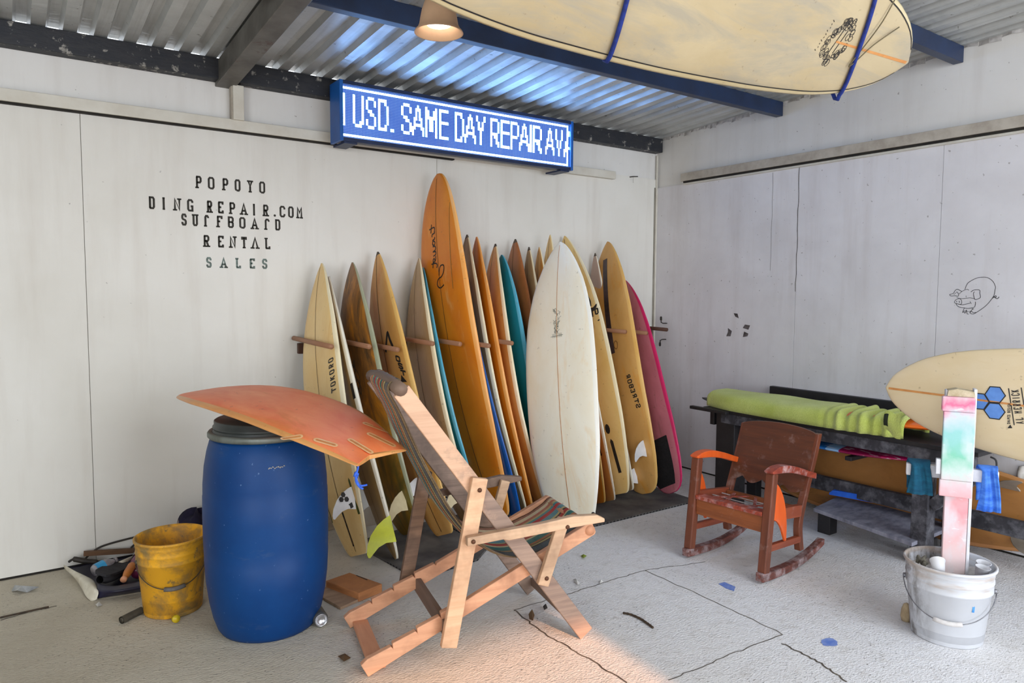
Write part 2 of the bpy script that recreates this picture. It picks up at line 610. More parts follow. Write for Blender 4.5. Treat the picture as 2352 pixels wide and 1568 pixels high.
# roof: trapezoid steel sheets, ribs running from the left wall to the front
t = NT('roof_steel')
v = t.coord((1, 1, 1))
nz = t.noise(v, 3.0, 5, 0.6)
st = t.noise(t.coord((14, 0.6, 1)), 2.0, 4, 0.6)
col = t.ramp(nz, [(0.3, S(196, 198, 196)), (0.7, S(172, 174, 172))])
col = t.mix(t.ramp(st, [(0.5, B0), (0.75, (0.5, 0.5, 0.5, 1))]), col, S(128, 126, 120))
col = t.mix(t.ramp(t.noise(v, 26, 3), [(0.68, B0), (0.74, (0.7, 0.7, 0.7, 1))]), col, S(96, 90, 80))
t.base(col)
rr = t.ramp(nz, [(0.3, (0.3, 0.3, 0.3, 1)), (0.7, (0.5, 0.5, 0.5, 1))])
t.link(rr, t.bsdf.inputs['Roughness'])
t.bump(t.noise(t.coord((1.5, 9, 1)), 3.2, 3, 0.5), 0.22, 0.012)
M_ROOF = t.m
t.bsdf.inputs['Metallic'].default_value = 0.25
PIT = 0.1322
X0 = -4.422        # a rib stands over each light gap on the wall beam
sec = [(-0.036, 0), (-0.022, 0.030), (0.022, 0.030), (0.036, 0)]
r_ = MB()
prof = []
k = -25
while X0 + PIT * k < 0.25:
    cx = X0 + PIT * k
    prof += [(cx + a, b) for a, b in sec]
    k += 1
prof = [(x, z) for x, z in prof if XL - .15 < x < 0.16]
N = len(prof)
YB = 0.022
vs = [(x, YB, roof_z(YB) + z) for x, z in prof] + [(x, YF - .4, roof_z(YF - .4) + z) for x, z in prof]
vs += [(x, YB, roof_z(YB) + z + 0.003) for x, z in prof] + [(x, YF - .4, roof_z(YF - .4) + z + 0.003) for x, z in prof]
r_.add(vs, [(i, i + 1, N + i + 1, N + i) for i in range(N - 1)] + [(2 * N + i, 3 * N + i, 3 * N + i + 1, 2 * N + i + 1) for i in range(N - 1)])
ceiling = struct(r_.build('ceiling', M_ROOF))
# dark lap joints between sheets
lap = MB()
for (xa, ya), w in (((439, 0), .006), ((710, 186), .006), ((1006, 221), .006), ((1120, 245), .016), ((1231, 262), .007), ((1394, 305), .006), ((1452, 317), .014), ((1590, 310), .018), ((2076, 112), .007), ((2200, 82), .018)):
    lo, hi = -6.0, 0.1
    for _ in range(60):   # the point of the sheet seen there
        mid = (lo + hi) / 2
        q = at(xa, ya, 1, mid)
        if q.z > roof_z(mid):
            lo = mid
        else:
            hi = mid
    x = at(xa, ya, 1, (lo + hi) / 2).x
    # keep the strip on the flat pan
    cx = X0 + PIT * (math.floor((x - X0) / PIT) + 0.5)
    x = max(cx - 0.024, min(cx + 0.024, x))
    lap.add([(x - w / 2, -.08, roof_z(-.08) - .0025), (x + w / 2, -.08, roof_z(-.08) - .0025), (x + w / 2, -9.4, roof_z(-9.4) - .0025), (x - w / 2, -9.4, roof_z(-9.4) - .0025)], [(0, 1, 2, 3)])
lap.build('lap_seam', plain('lap_seam_dark', S(46, 46, 48), S(30, 30, 32), 6, rough=0.8), ceiling)

# steel: wall beam, purlins, rafter, post
M_BLUE = plain('blue_steel', S(26, 48, 84), S(20, 36, 64), 5, (1, 1, 1), 0.42, 0.0, 0.05, spots=(S(150, 150, 150), 60, 0.78))
M_BEAM = plain('flaking_black_steel', S(24, 28, 36), S(40, 40, 44), 9, (1, 3, 3), 0.6, 0.0, 0.5, spots=(S(150, 146, 138), 14, 0.585))
M_RUST = plain('rafter_steel', S(104, 102, 96), S(76, 72, 66), 6, rough=0.55, spots=(S(74, 46, 34), 5, 0.60))
b = MB()
b.box((XL, -0.075, 2.612), (-0.015, 0.0115, 2.7235))
struct(b.build('beam_wall', M_BEAM, bevel=0.004))


def purlin(y, z0, x0, x1):
    m = MB()
    m.box((x0, y, z0), (x1, y + 0.055, roof_z(y) - 0.004))
    return struct(m.build('beam_roof', M_BLUE, bevel=0.003))


purlin(-1.195, 2.695, -3.42, -0.002)
purlin(-1.195, 2.695, -6.9, -3.545)
purlin(-2.36, 2.770, -6.9, -0.002)
purlin(-3.55, 2.84, -6.9, -0.002)
purlin(-4.75, 2.91, -7.4, -0.002)
purlin(-6.3, 3.0, -7.4, -0.002)
purlin(-7.9, 3.09, -7.4, -0.002)
m = MB()   # rafter: boxed channel rising to the front, welded on the wall post
ra, rb = Vector((-3.480, 0.02, 2.652)), Vector((-3.480, -9.4, 2.652 + 0.0585 * 9.42))
m.beam(ra, rb, 0.10, 0.125, (1, 0, 0))
struct(m.build('beam_rafter', M_RUST, bevel=0.004))
m = MB()
m.box((-3.452, -0.062, 2.408), (-3.392, 0.012, 2.60))
struct(m.build('column', M_TRIM, bevel=0.004))
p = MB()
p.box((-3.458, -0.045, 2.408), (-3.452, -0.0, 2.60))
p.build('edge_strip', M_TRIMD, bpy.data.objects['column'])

# trims along both walls, boxed channel with a dark open underside
tr = MB()
tr.box((XL, -0.042, 2.352), (-0.512, 0.0, 2.412))
t1 = struct(tr.build('trim_1', M_TRIM, bevel=0.003))
g = MB()
g.box((XL, -0.030, 2.343), (-2.0, 0.0, 2.3515))
g.build('trim_gap', M_GAP, t1)
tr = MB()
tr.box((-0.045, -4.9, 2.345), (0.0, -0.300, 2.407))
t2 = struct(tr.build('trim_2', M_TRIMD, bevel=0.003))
g = MB()
g.box((-0.034, -4.9, 2.331), (0.0, -0.32, 2.3445))
g.build('trim_gap', M_GAP, t2)
g = MB()
g.box((-0.022, -4.9, 2.318), (0.0, -0.31, 2.3305))
g.build('trim_lip', M_TRIM, t2)
# corner bead
g = MB()
g.box((-0.016, -0.014, 0.0), (0.0, 0.0, 2.60))
struct(g.build('trim_3', M_TRIM, bevel=0.004))
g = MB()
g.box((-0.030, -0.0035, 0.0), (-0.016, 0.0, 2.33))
g.build('corner_shade_strip', plain('corner_shadow_line', S(150, 144, 130), S(126, 120, 108), 8, rough=0.9), bpy.data.objects['trim_3'])  # darker strip paints the shadow line beside the corner bead

# painted lettering on the left wall
M_INK = plain('stencil_black', S(38, 34, 26), S(58, 54, 46), 40, rough=0.8)
M_INK2 = plain('stencil_thin_black', S(70, 74, 66), S(120, 136, 128), 30, rough=0.8)
lt = MB()


def wall_word(chars, zb, zt, mi=0):
    for ch, xa, xb in chars:
        a = at(330 + xa / 6.031, 500, 1, 0).x
        b2 = at(330 + xb / 6.031, 500, 1, 0).x
        if ch == '.':
            n = 12
            c = ((a + b2) / 2, zb + 0.008)
            lt.add([(c[0] + .007 * math.cos(i * 2 * PI / n), -0.0009, c[1] + .007 * math.sin(i * 2 * PI / n)) for i in range(n)], [tuple(range(n))], mi)
            continue
        letter(lt, ch, a, zb, b2 - a, zt - zb, 0.0108, lambda u, v: (u, -0.0009, v), True, mi)


wall_word([('P', 722, 820), ('O', 896, 996), ('P', 1090, 1186), ('O', 1266, 1354), ('Y', 1440, 1526), ('O', 1604, 1694)], 2.016, 2.085)
wall_word([('D', 70, 165), ('I', 250, 315), ('N', 412, 526), ('G', 602, 696), ('R', 868, 958), ('E', 1018, 1116), ('P', 1178, 1274), ('A', 1338, 1440), ('I', 1504, 1556), ('R', 1644, 1734), ('.', 1798, 1834), ('C', 1880, 1966), ('O', 1998, 2082), ('M', 2116, 2202)], 1.885, 1.953)
wall_word([('S', 516, 600), ('U', 668, 758), ('r', 826, 908), ('F', 996, 1098), ('B', 1158, 1250), ('O', 1318, 1412), ('A', 1484, 1586), ('r', 1660, 1746), ('D', 1812, 1894)], 1.806, 1.872)
wall_word([('R', 808, 908), ('E', 1006, 1108), ('N', 1174, 1280), ('T', 1342, 1424), ('^', 1480, 1590), ('L', 1664, 1752)], 1.693, 1.760)
wall_word([('S', 846, 930), ('A', 1042, 1144), ('L', 1252, 1338), ('E', 1442, 1534), ('S', 1624, 1704)], 1.577, 1.637, 1)
lt.build('lettering', [M_INK, M_INK2], wall_left)

# pig sketched on the right wall, chips knocked out of the panel, hooks, nail
pg = MB()
M_PEN = plain('pen_line', S(72, 72, 74), S(44, 44, 46), 30, rough=0.8)


def pigp(pts, k=5):
    q = []
    for x, y in pts:
        w3 = at(2150 + x / 13.065, 620 + y / 13.065, 0, 0)
        q.append((w3.y, w3.z))
    return smooth_path(q, k)


for ln, w in (([(870, 580), (910, 470), (980, 370), (1200, 250), (1380, 215), (1550, 230), (1700, 330), (1780, 480), (1770, 620), (1730, 780), (1600, 960), (1450, 1110), (1200, 1280), (1110, 1315), (1030, 1300)], .003),
              ([(1700, 850), (1740, 800), (1790, 770), (1810, 800), (1780, 820), (1740, 800), (1820, 855), (1870, 840), (1895, 800)], .0035),
              ([(780, 645), (655, 580), (580, 610), (520, 700), (410, 735), (460, 780), (570, 770), (660, 785), (680, 730), (630, 650)], .003),
              ([(630, 650), (580, 700), (530, 740)], .002), ([(690, 720), (770, 650), (870, 595), (940, 580), (990, 605)], .0025),
              ([(1045, 660), (1140, 600), (1305, 600), (1315, 700), (1330, 825), (1190, 885), (1150, 840), (1125, 700), (1160, 650)], .003),
              ([(620, 820), (700, 850), (800, 858), (1000, 835), (1100, 845), (1160, 870)], .0025),
              ([(690, 855), (600, 890), (555, 960), (600, 1000), (750, 1025), (770, 930), (740, 875), (690, 855)], .0028),
              ([(615, 930), (625, 965)], .0035), ([(695, 930), (708, 975)], .0035),
              ([(600, 1000), (690, 1025), (800, 1040), (930, 1015), (1045, 985)], .003), ([(1020, 935), (1065, 1015)], .002),
              ([(600, 1005), (640, 1070), (720, 1115), (850, 1135), (960, 1150), (1100, 1130), (1160, 1100), (1185, 1020), (1185, 950)], .003),
              ([(850, 1140), (800, 1270), (845, 1245), (870, 1295), (915, 1200), (930, 1300), (980, 1325)], .003), ([(830, 1215), (960, 1245), (1040, 1240)], .002),
              ([(1075, 1160), (1130, 1165), (1085, 1185), (1020, 1290), (1050, 1230), (1120, 1275), (1210, 1270)], .003)):
    pg.ribbon(pigp(ln), w, lambda u, v: (-0.001, u, v))
pg.build('pig_drawing', M_PEN, wall_right)

M_HOLE = plain('chipped_hole', S(64, 58, 56), S(112, 104, 104), 22, rough=0.95)
for poly in ([(1685, 719), (1694, 720), (1697, 731), (1689, 727)], [(1711, 745), (1723, 747), (1719, 757), (1706, 753)],
             [(1672, 753), (1681, 760), (1678, 772), (1668, 772), (1672, 762)], [(1709, 761), (1719, 766), (1717, 772), (1706, 774)]):
    h = MB()
    h.add([tuple(at(x, y, 0, -0.001)) for x, y in poly], [tuple(range(len(poly)))])
    h.build('hole', M_HOLE, wall_right)
M_IRON = plain('dark_iron', S(52, 46, 42), S(34, 30, 28), 20, rough=0.6, metal=0.4)
for (x, y, up) in ((1530, 742, 1), (1528, 779, -1)):
    c = at(x, y, 0, 0)
    h = MB()
    h.tube([(0, 0, 0), (-0.035, 0.004, 0), (-0.05, 0.01, 0.008 * up), (-0.05, 0.012, 0.04 * up)], [.004, .004, .005, .004], 8)
    h.lathe([(0.0, -.02), (.009, -.012), (.009, .012), (.0, .02)], 10, (-0.05, 0.012, 0.04 * up))
    h.lathe([(0.0, -.003), (.013, -.003), (.013, .003), (.0, .003)], 10, (-0.004, 0, 0))
    o = h.build('wall_hook', M_IRON)
    o.location = c
    tag(o, 'upper dark iron hook on the right wall by the corner' if up > 0 else 'lower dark iron hook on the right wall, bent downwards', 'hook', 'iron hooks by the corner')
c = at(1450, 407, 1, 0)
h = MB()
h.tube([(-.02, .01, 0), (-.01, -.03, .001), (.03, -.045, .003)], .004, 6)
h.tube([(-.008, -.03, 0), (-.006, -.03, -.05)], .001, 4)
o = h.build('nail', M_IRON)
o.location = c
tag(o, 'bent dark nail in the left wall right of the lit sign', 'nail')
# ================================================================== surfboards
SHAPES = {
    'short': ([0, .004, .02, .06, .15, .3, .5, .62, .75, .87, .94, .98, .995, 1], [.36, .44, .52, .63, .80, .95, 1, .975, .84, .56, .33, .15, .055, .012]),
    'pin': ([0, .004, .02, .06, .15, .3, .5, .62, .75, .87, .94, .98, .995, 1], [.05, .12, .26, .46, .74, .94, 1, .975, .84, .56, .33, .15, .055, .012]),
    'long': ([0, .004, .02, .06, .15, .3, .5, .65, .8, .9, .95, .985, .996, 1], [.34, .42, .53, .65, .82, .95, 1, .985, .86, .66, .48, .27, .15, .03]),
    'egg': ([0, .004, .015, .05, .15, .3, .5, .65, .8, .9, .95, .985, .996, 1], [.16, .26, .42, .61, .84, .97, 1, .96, .78, .52, .33, .15, .06, .015]),
    'squash': ([0, .004, .015, .05, .15, .3, .5, .65, .8, .9, .95, .985, .996, 1], [.46, .53, .57, .66, .83, .97, 1, .96, .78, .52, .33, .15, .06, .015]),
    'fish': ([0, .01, .06, .15, .3, .5, .65, .8, .9, .95, .985, 1], [.54, .575, .66, .81, .96, 1, .95, .74, .48, .29, .13, .02]),
}


class Board:
    """z runs from tail (0) to nose (L), x across, +y is the deck, -y the bottom"""
    def __init__(s, L, W, T=0.06, R=0.08, shape='short'):
        s.L, s.W, s.T, s.R = L, W, T, R
        s.ts, s.hs = SHAPES[shape]
        s.shape = shape

    def hw(s, t):
        # smooth interpolation of the outline
        ts, hs = s.ts, s.hs
        n = len(ts)
        t = min(max(t, 0), 1)
        for i in range(n - 1):
            if t <= ts[i + 1]:
                break
        def slope(k):
            if k == 0 or k == n - 1:
                a, b = (0, 1) if k == 0 else (n - 2, n - 1)
                return (hs[b] - hs[a]) / (ts[b] - ts[a])
            d0 = (hs[k] - hs[k - 1]) / (ts[k] - ts[k - 1])
            d1 = (hs[k + 1] - hs[k]) / (ts[k + 1] - ts[k])
            return 0 if d0 * d1 <= 0 else 2 * d0 * d1 / (d0 + d1)
        h = ts[i + 1] - ts[i]
        x = (t - ts[i]) / h
        m0, m1 = slope(i) * h, slope(i + 1) * h
        v = (2 * x ** 3 - 3 * x ** 2 + 1) * hs[i] + (x ** 3 - 2 * x ** 2 + x) * m0 + (-2 * x ** 3 + 3 * x ** 2) * hs[i + 1] + (x ** 3 - x ** 2) * m1
        return v * s.W / 2

    def th(s, t):
        return s.T * lerp([0, .05, .15, .35, .5, .7, .88, .97, 1], [.34, .5, .72, .97, 1, .92, .64, .36, .2], t)

    def mid(s, t):
        return -s.R * (1 - abs(2 * t - 1) ** 2.2)

    def y(s, x, t, side):
        h = max(s.hw(t), 1e-4)
        k = min(abs(x) / h, 0.999)
        p = 2.6 if side > 0 else 4.5
        e = 0.55
        return s.mid(t) + side * s.th(t) / 2 * (1 - k ** p) ** e

    def pt(s, x, z, side, off=0.0):
        t = z / s.L
        return (x, s.y(x, t, side) + side * off, z)

    def mesh(s, rail=0.86, nose_mi=None, tail_z=None):
        mb = MB()
        ts = [0, .002, .006, .014, .03, .05, .08] + [0.12 + 0.04 * k for k in range(19)] + [.875, .90, .925, .945, .96, .975, .985, .993, .998, 1.0]
        n = 14
        ring = []
        for i in range(2 * n):
            if i < n:
                a = -PI / 2 + PI * (i + 0.0) / n
                ring.append((math.sin(a), 1))
            else:
                a = PI / 2 - PI * (i - n) / n
                ring.append((math.sin(a), -1))
        vs = []
        for t in ts:
            h = s.hw(t)
            for sx, side in ring:
                x = sx * h
                vs.append((x, s.y(x, t, side), t * s.L + s.tail_off(sx, t)))
        m = 2 * n
        for i in range(len(ts) - 1):
            for k in range(m):
                l = (k + 1) % m
                mx = (abs(ring[k][0]) + abs(ring[l][0])) / 2
                mi = 1 if mx > rail else 0
                if nose_mi is not None and ts[i] > 0.975:
                    mi = nose_mi
                mb.add([], [])
                mb.f.append([i * m + k, i * m + l, (i + 1) * m + l, (i + 1) * m + k])
                mb.mi.append(mi)
                mb.sm.append(True)
        mb.v = vs
        mb.f.append(list(range(m - 1, -1, -1)))
        mb.mi.append(1)
        mb.sm.append(False)
        q = (len(ts) - 1) * m
        mb.f.append([q + k for k in range(m)])
        mb.mi.append(1)
        mb.sm.append(False)
        return mb

    def tail_off(s, sx, t):
        if s.shape == 'fish' and t < 0.06:
            return (0.06 - t) / 0.06 * (0.055 * (1 - abs(sx)) - 0.02)
        return 0.0

    # pieces laid on the surface
    def ink(s, side, off=0.0012):
        return lambda x, z: s.pt(x, z, side, off)

    def strip(s, side, x0, z0, x1, z1, w0, w1=None, n=30, off=0.0014):
        mb = MB()
        w1 = w0 if w1 is None else w1
        vs = []
        for i in range(n + 1):
            k = i / n
            x, z, w = x0 + (x1 - x0) * k, z0 + (z1 - z0) * k, w0 + (w1 - w0) * k
            for e in (-.5, -.167, .167, .5):
                vs.append(s.pt(x + e * w, z, side, off))
        fs = []
        for i in range(n):
            for j in range(3):
                a = i * 4 + j
                fs.append((a, a + 1, a + 5, a + 4))
        return mb.add(vs, fs, 0, True)

    def patch(s, side, poly, off=0.0016, mb=None, mi=0):
        """filled outline (x, z)"""
        mb = mb or MB()
        cx = sum(p[0] for p in poly) / len(poly)
        cz = sum(p[1] for p in poly) / len(poly)
        vs = [s.pt(cx, cz, side, off)] + [s.pt(x, z, side, off) for x, z in poly]
        n = len(poly)
        return mb.add(vs, [(0, 1 + i, 1 + (i + 1) % n) for i in range(n)], mi)


FIN = [(0, 0), (.010, .028), (.028, .060), (.058, .092), (.092, .113), (.122, .122), (.136, .120), (.138, .112), (.126, .097), (.108, .072), (.099, .04), (.104, 0)]


def fin_mesh(b, x, z, side, scale=1.0, cant=0.12, toe=0.0, ht=1.0):
    """base runs towards the tail from z; tip rakes to the tail"""
    mb = MB()
    n = len(FIN)
    c = sum(p[0] for p in FIN) / n, sum(p[1] for p in FIN) / n
    vs = []
    base = b.y(x, max(0.01, (z - .05) / b.L), side) - side * 0.004
    for thk in (-1, 1):
        for u, h in FIN:
            tt = 0.0045 * (1 - 0.75 * h / .112)
            zz = z - u * scale
            hh = h * scale * ht
            vs.append((x + thk * tt + cant * hh * (1 if x >= 0 else -1) + toe * (u * scale), base + side * hh, zz))
    fs = [tuple(range(n - 1, -1, -1)), tuple(range(n, 2 * n))]
    for i in range(n):
        j = (i + 1) % n
        fs.append((i, j, n + j, n + i))
    mb.add(vs, fs)
    # paper-thin twin outline for marks on the fin
    return mb


def place(o, tail, nose, phi, face):
    """stand the board with its tail and nose at these points; face = +1 shows the deck to the camera, -1 the bottom"""
    tail, nose = Vector(tail), Vector(nose)
    z = (nose - tail).normalized()
    wx = Vector((0, -1, 0))
    wx = (wx - z * wx.dot(z)).normalized()
    n = z.cross(wx)
    w = math.cos(phi) * wx + math.sin(phi) * n
    nn = w.cross(z)
    if nn.dot(CAM - (tail + nose) / 2) < 0:
        nn = -nn            # nn points to the viewer
    y = nn * face
    x = y.cross(z)
    o.matrix_world = Matrix(((x.x, y.x, z.x, tail.x), (x.y, y.y, z.y, tail.y), (x.z, y.z, z.z, tail.z), (0, 0, 0, 1)))
    # which local x is the front rail (towards the room)
    return 1 if x.dot(w) > 0 else -1


def foam(name, c1, c2, stain=None, amt=0.55, rough=0.32, sc=2.2, spots=None):
    t = NT(name)
    v = t.coord((1, 1, 0.5))
    nz = t.noise(v, sc * 2.0, 6, 0.62, 0.5)
    col = t.ramp(nz, [(0.32, c1), (0.68, c2)])
    if stain:
        s2 = t.noise(t.coord((3.2, 3.2, 0.8), loc=(random.uniform(0, 9), 0, random.uniform(0, 9))), 2.0, 6, 0.68, 0.6)
        col = t.mix(t.ramp(s2, [(amt, B0), (amt + 0.16, (0.85, 0.85, 0.85, 1))]), col, stain)
    dirt = t.noise(t.coord((1, 1, 1), loc=(4, 8, random.uniform(0, 9))), 34, 3, 0.6)
    col = t.mix(t.ramp(dirt, [(0.66, B0), (0.74, (0.35, 0.35, 0.35, 1))]), col, S(110, 84, 52))
    t.base(col)
    t.bump(t.noise(v, 9, 3), 0.05, 0.004)
    return t.set(rough, 0, 0.45)


M_STRG = plain('stringer_brown', S(120, 84, 44), S(86, 58, 30), 20, rough=0.5)
M_STRG_O = plain('stringer_orange', S(214, 150, 84), S(196, 128, 66), 20, rough=0.5)
M_BLACK = plain('black_print', S(26, 24, 24), S(42, 38, 36), 40, rough=0.6)
M_TIP = plain('worn_dark_tip', S(74, 66, 58), S(104, 92, 76), 40, rough=0.7)
M_FINW = plain('fin_white', S(232, 232, 232), S(214, 214, 214), 10, rough=0.35)
M_FINC = plain('fin_cream', S(214, 200, 160), S(196, 178, 136), 10, rough=0.4)
M_FINY = plain('fin_lime', S(206, 212, 22), S(176, 182, 16), 8, rough=0.3)
M_FING = plain('fin_grey', S(168, 160, 148), S(146, 138, 126), 10, rough=0.4)
M_SLOT = plain('fin_slot_dark', S(40, 30, 22), S(26, 20, 16), 30, rough=0.8)
RACK = 'surfboards standing in the wall rack'


def make_board(label, L, W, R, shape, tail, nose, phi, face, mats, T=0.06, stringer=None, tip=None, group=RACK, sw=0.006, name='surfboard'):
    L = (Vector(nose) - Vector(tail)).length
    b = Board(L, W, T, R, shape)
    ms = list(mats)
    nm = None
    if tip is not None:
        nm = len(ms)
        ms = ms + [tip]
    o = b.mesh(nose_mi=nm).build(name, ms)
    tag(o, label, 'surfboard', group)
    b.front = place(o, tail, nose, phi, face)
    b.o, b.face = o, face
    if stringer:
        b.strip(face, 0, 0.012 * L, 0, 0.985 * L, sw, sw * 0.7, 40).build('stringer', stringer, o)
    return b


def px_fin(b, x, dz, mat, scale=1.0, side=None, cant=0.12, ht=1.0):
    return fin_mesh(b, x, dz, side or -1, scale, cant, 0, ht).build('fin', mat, b.o)


# --- the boards of the rack, from left to right -------------------------------------------
CREAM = foam('foam_cream', S(244, 214, 152), S(232, 192, 120), S(220, 164, 84), 0.60)
CREAM_R = foam('rail_cream', S(246, 236, 204), S(238, 222, 180), S(214, 188, 138), 0.62)
WHITE_R = foam('rail_white', S(246, 243, 228), S(236, 228, 206), S(206, 188, 150), 0.64)
TAN = foam('foam_tan', S(226, 176, 104), S(206, 146, 70), S(206, 126, 24), 0.52)
TAN_D = foam('foam_tan_dull', S(196, 166, 120), S(172, 140, 94), S(150, 114, 70), 0.56)
BROWN = foam('foam_brown', S(178, 128, 62), S(128, 90, 44), S(196, 128, 40), 0.50, sc=3.2)
SHADE = foam('foam_khaki', S(172, 142, 92), S(138, 112, 74), S(120, 96, 60), 0.55)
ORNG = foam('foam_amber', S(232, 142, 34), S(216, 118, 14), S(232, 176, 100), 0.60)
ORNG_R = foam('rail_amber', S(248, 186, 110), S(242, 160, 76), S(246, 206, 160), 0.6)
ORNG2 = foam('foam_orange', S(236, 140, 36), S(220, 116, 16), S(238, 170, 92), 0.6)
TEAL = foam('foam_teal', S(16, 140, 158), S(12, 118, 140), None)
TEAL_R = foam('rail_teal_light', S(120, 190, 210), S(60, 160, 190), None)
BLUE_F = foam('foam_blue', S(22, 96, 178), S(18, 80, 160), S(90, 140, 200), 0.7)
RUST_F = foam('foam_rust', S(190, 116, 62), S(150, 92, 50), S(126, 86, 52), 0.55)
BONE = foam('foam_bone', S(248, 242, 222), S(242, 230, 200), S(240, 214, 170), 0.58, rough=0.28)
BONE_R = foam('rail_bone', S(246, 243, 232), S(240, 235, 218), None, rough=0.26)
YELW = foam('foam_yellowed', S(236, 206, 140), S(222, 182, 104), S(176, 126, 66), 0.56)
YELW_R = foam('rail_yellowed', S(246, 236, 202), S(238, 220, 172), S(220, 186, 124), 0.64)
AMBR = foam('foam_honey', S(226, 176, 104), S(206, 154, 84), S(222, 148, 36), 0.52)
AMBR_R = foam('rail_honey', S(232, 190, 116), S(222, 172, 90), S(232, 156, 76), 0.6)
PINK = foam('foam_pink', S(212, 128, 140), S(186, 106, 116), S(150, 100, 92), 0.58)
PINK_R = foam('rail_magenta', S(214, 44, 104), S(198, 34, 92), None)
GREEN_R = foam('rail_grey_green', S(178, 178, 152), S(156, 160, 130), S(196, 196, 176), 0.6)

# 1 cream thruster with a white fin
b1 = make_board('cream surfboard at the left end of the rack, white fin with three black hexagons', 1.65, 0.475, 0.09, 'short', (-3.030, -.765, .002), (-2.967, -.10, 1.583), math.radians(6), -1, (CREAM, CREAM_R), stringer=M_STRG, sw=.005)
f = b1.front
fo = px_fin(b1, 0.155 * f, 0.35, M_FINW, 1.18)
# hexagons printed on the side of the fin that faces the barrel
hx = MB()
for cz, ch in ((0.036, 0.058), (0.057, 0.043), (0.056, 0.070)):
    pts = []
    for k in range(6):
        a = PI / 6 + k * PI / 3
        u, h = cz + .0125 * math.cos(a), ch + .0125 * math.sin(a)
        hh = h * 1.18
        base = b1.y(.155 * f, .3 / b1.L, -1) + .004
        pts.append((0.155 * f + 0.12 * hh * f + f * .0052, base - hh, 0.35 - u * 1.18))
    hx.add(pts, [tuple(range(6))])
pts = [(0.155 * f + 0.12 * h * 1.18 * f + f * .0054, b1.y(.155 * f, .3 / b1.L, -1) + .004 - h * 1.18, 0.35 - u * 1.18) for u, h in ((.072, .018), (.094, .012), (.100, .028), (.088, .030), (.080, .036))]
hx.add(pts, [tuple(range(5))])
hx.build('hexagon_print', M_BLACK, fo)
px_fin(b1, -0.155 * f, 0.36, M_FING, 1.18)
m = MB()
b1.patch(-1, [(-.008, .05), (.008, .05), (.008, .235), (-.008, .235)], mb=m)
m.build('fin_slot', M_SLOT, b1.o)
for sx in (.155, -.155):
    m = MB()
    b1.patch(-1, [(sx * f - .008, .20), (sx * f + .008, .20), (sx * f + .008, .38), (sx * f, .395), (sx * f - .008, .38)], .0012, m)
    m.build('fin_box', plain('fin_box_olive', S(86, 96, 34), S(60, 66, 28), 20, rough=0.7), b1.o)
m = MB()
for i, ch in enumerate('TOKORO'):
    z0 = 0.86 + i * .034
    letter(m, ch, 0, 0, .026, .05, .0072, lambda u, v, z0=z0: b1.pt(f * .165 - (v - .025) * f + 0.0 + u * 0.25 * f, z0 + u, -1, .0014))
m.build('lettering', M_BLACK, b1.o)

# 2 pale board seen by its rail, behind the first
b2 = make_board('pale surfboard on edge just behind the leftmost cream one, lime yellow fin', 1.72, 0.46, 0.05, 'pin', (-2.868, -.892, .002), (-2.925, -.10, 1.52), math.radians(-11), -1, (SHADE, WHITE_R), stringer=M_STRG)
f = b2.front
px_fin(b2, 0.15 * f, 0.215, M_FINY, 1.35)
px_fin(b2, -0.12 * f, 0.33, M_FINW, 1.1)
m = MB()
b2.patch(-1, [(.20 * f, .86), (.222 * f, .86), (.222 * f, .95), (.20 * f, .95)], mb=m)
m.build('sticker', M_BLACK, b2.o)

# 3 brown stained board with a grey-green rail
t = NT('foam_brown_mildewed')
v = t.coord((1, 1, 1))
nz = t.noise(t.coord((2.2, 2.2, 0.7)), 3.0, 6, 0.7, 0.8)
col = t.ramp(nz, [(0.36, S(214, 142, 40)), (0.50, S(150, 102, 50)), (0.62, S(92, 70, 46))])
sp = t.n('SeparateXYZ')
t.link(v, sp.inputs[0])
gm = t.n('MapRange')
gm.inputs[1].default_value, gm.inputs[2].default_value = 0.75, 0.25
t.link(sp.outputs[2], gm.inputs[0])
mlt = t.n('Math', operation='MULTIPLY')
t.link(gm.outputs[0], mlt.inputs[0])
t.link(t.noise(v, 5, 4), mlt.inputs[1])
col = t.mix(mlt.outputs[0], col, S(110, 112, 20))
t.base(col)
BROWN_M = t.set(0.4)
b3 = make_board('brown stained surfboard with a grey-green rail and mildewed green tail', 1.66, 0.48, 0.105, 'short', (-2.652, -.64, .002), (-2.772, -.10, 1.587), math.radians(7), -1, (BROWN_M, GREEN_R), tip=None, stringer=None)
f = b3.front
px_fin(b3, 0.12 * f, 0.26, M_FINC, 1.15)
m = MB()
for k in range(6):
    pts = [(-.03 * f + (.055 - .007 * k) * math.sin(j * .5 + k) * f, .86 + .028 * j - .005 * k) for j in range(9)]
    m.ribbon(smooth_path(pts, 4), .007, b3.ink(-1))
m.build('logo', M_TIP, b3.o)

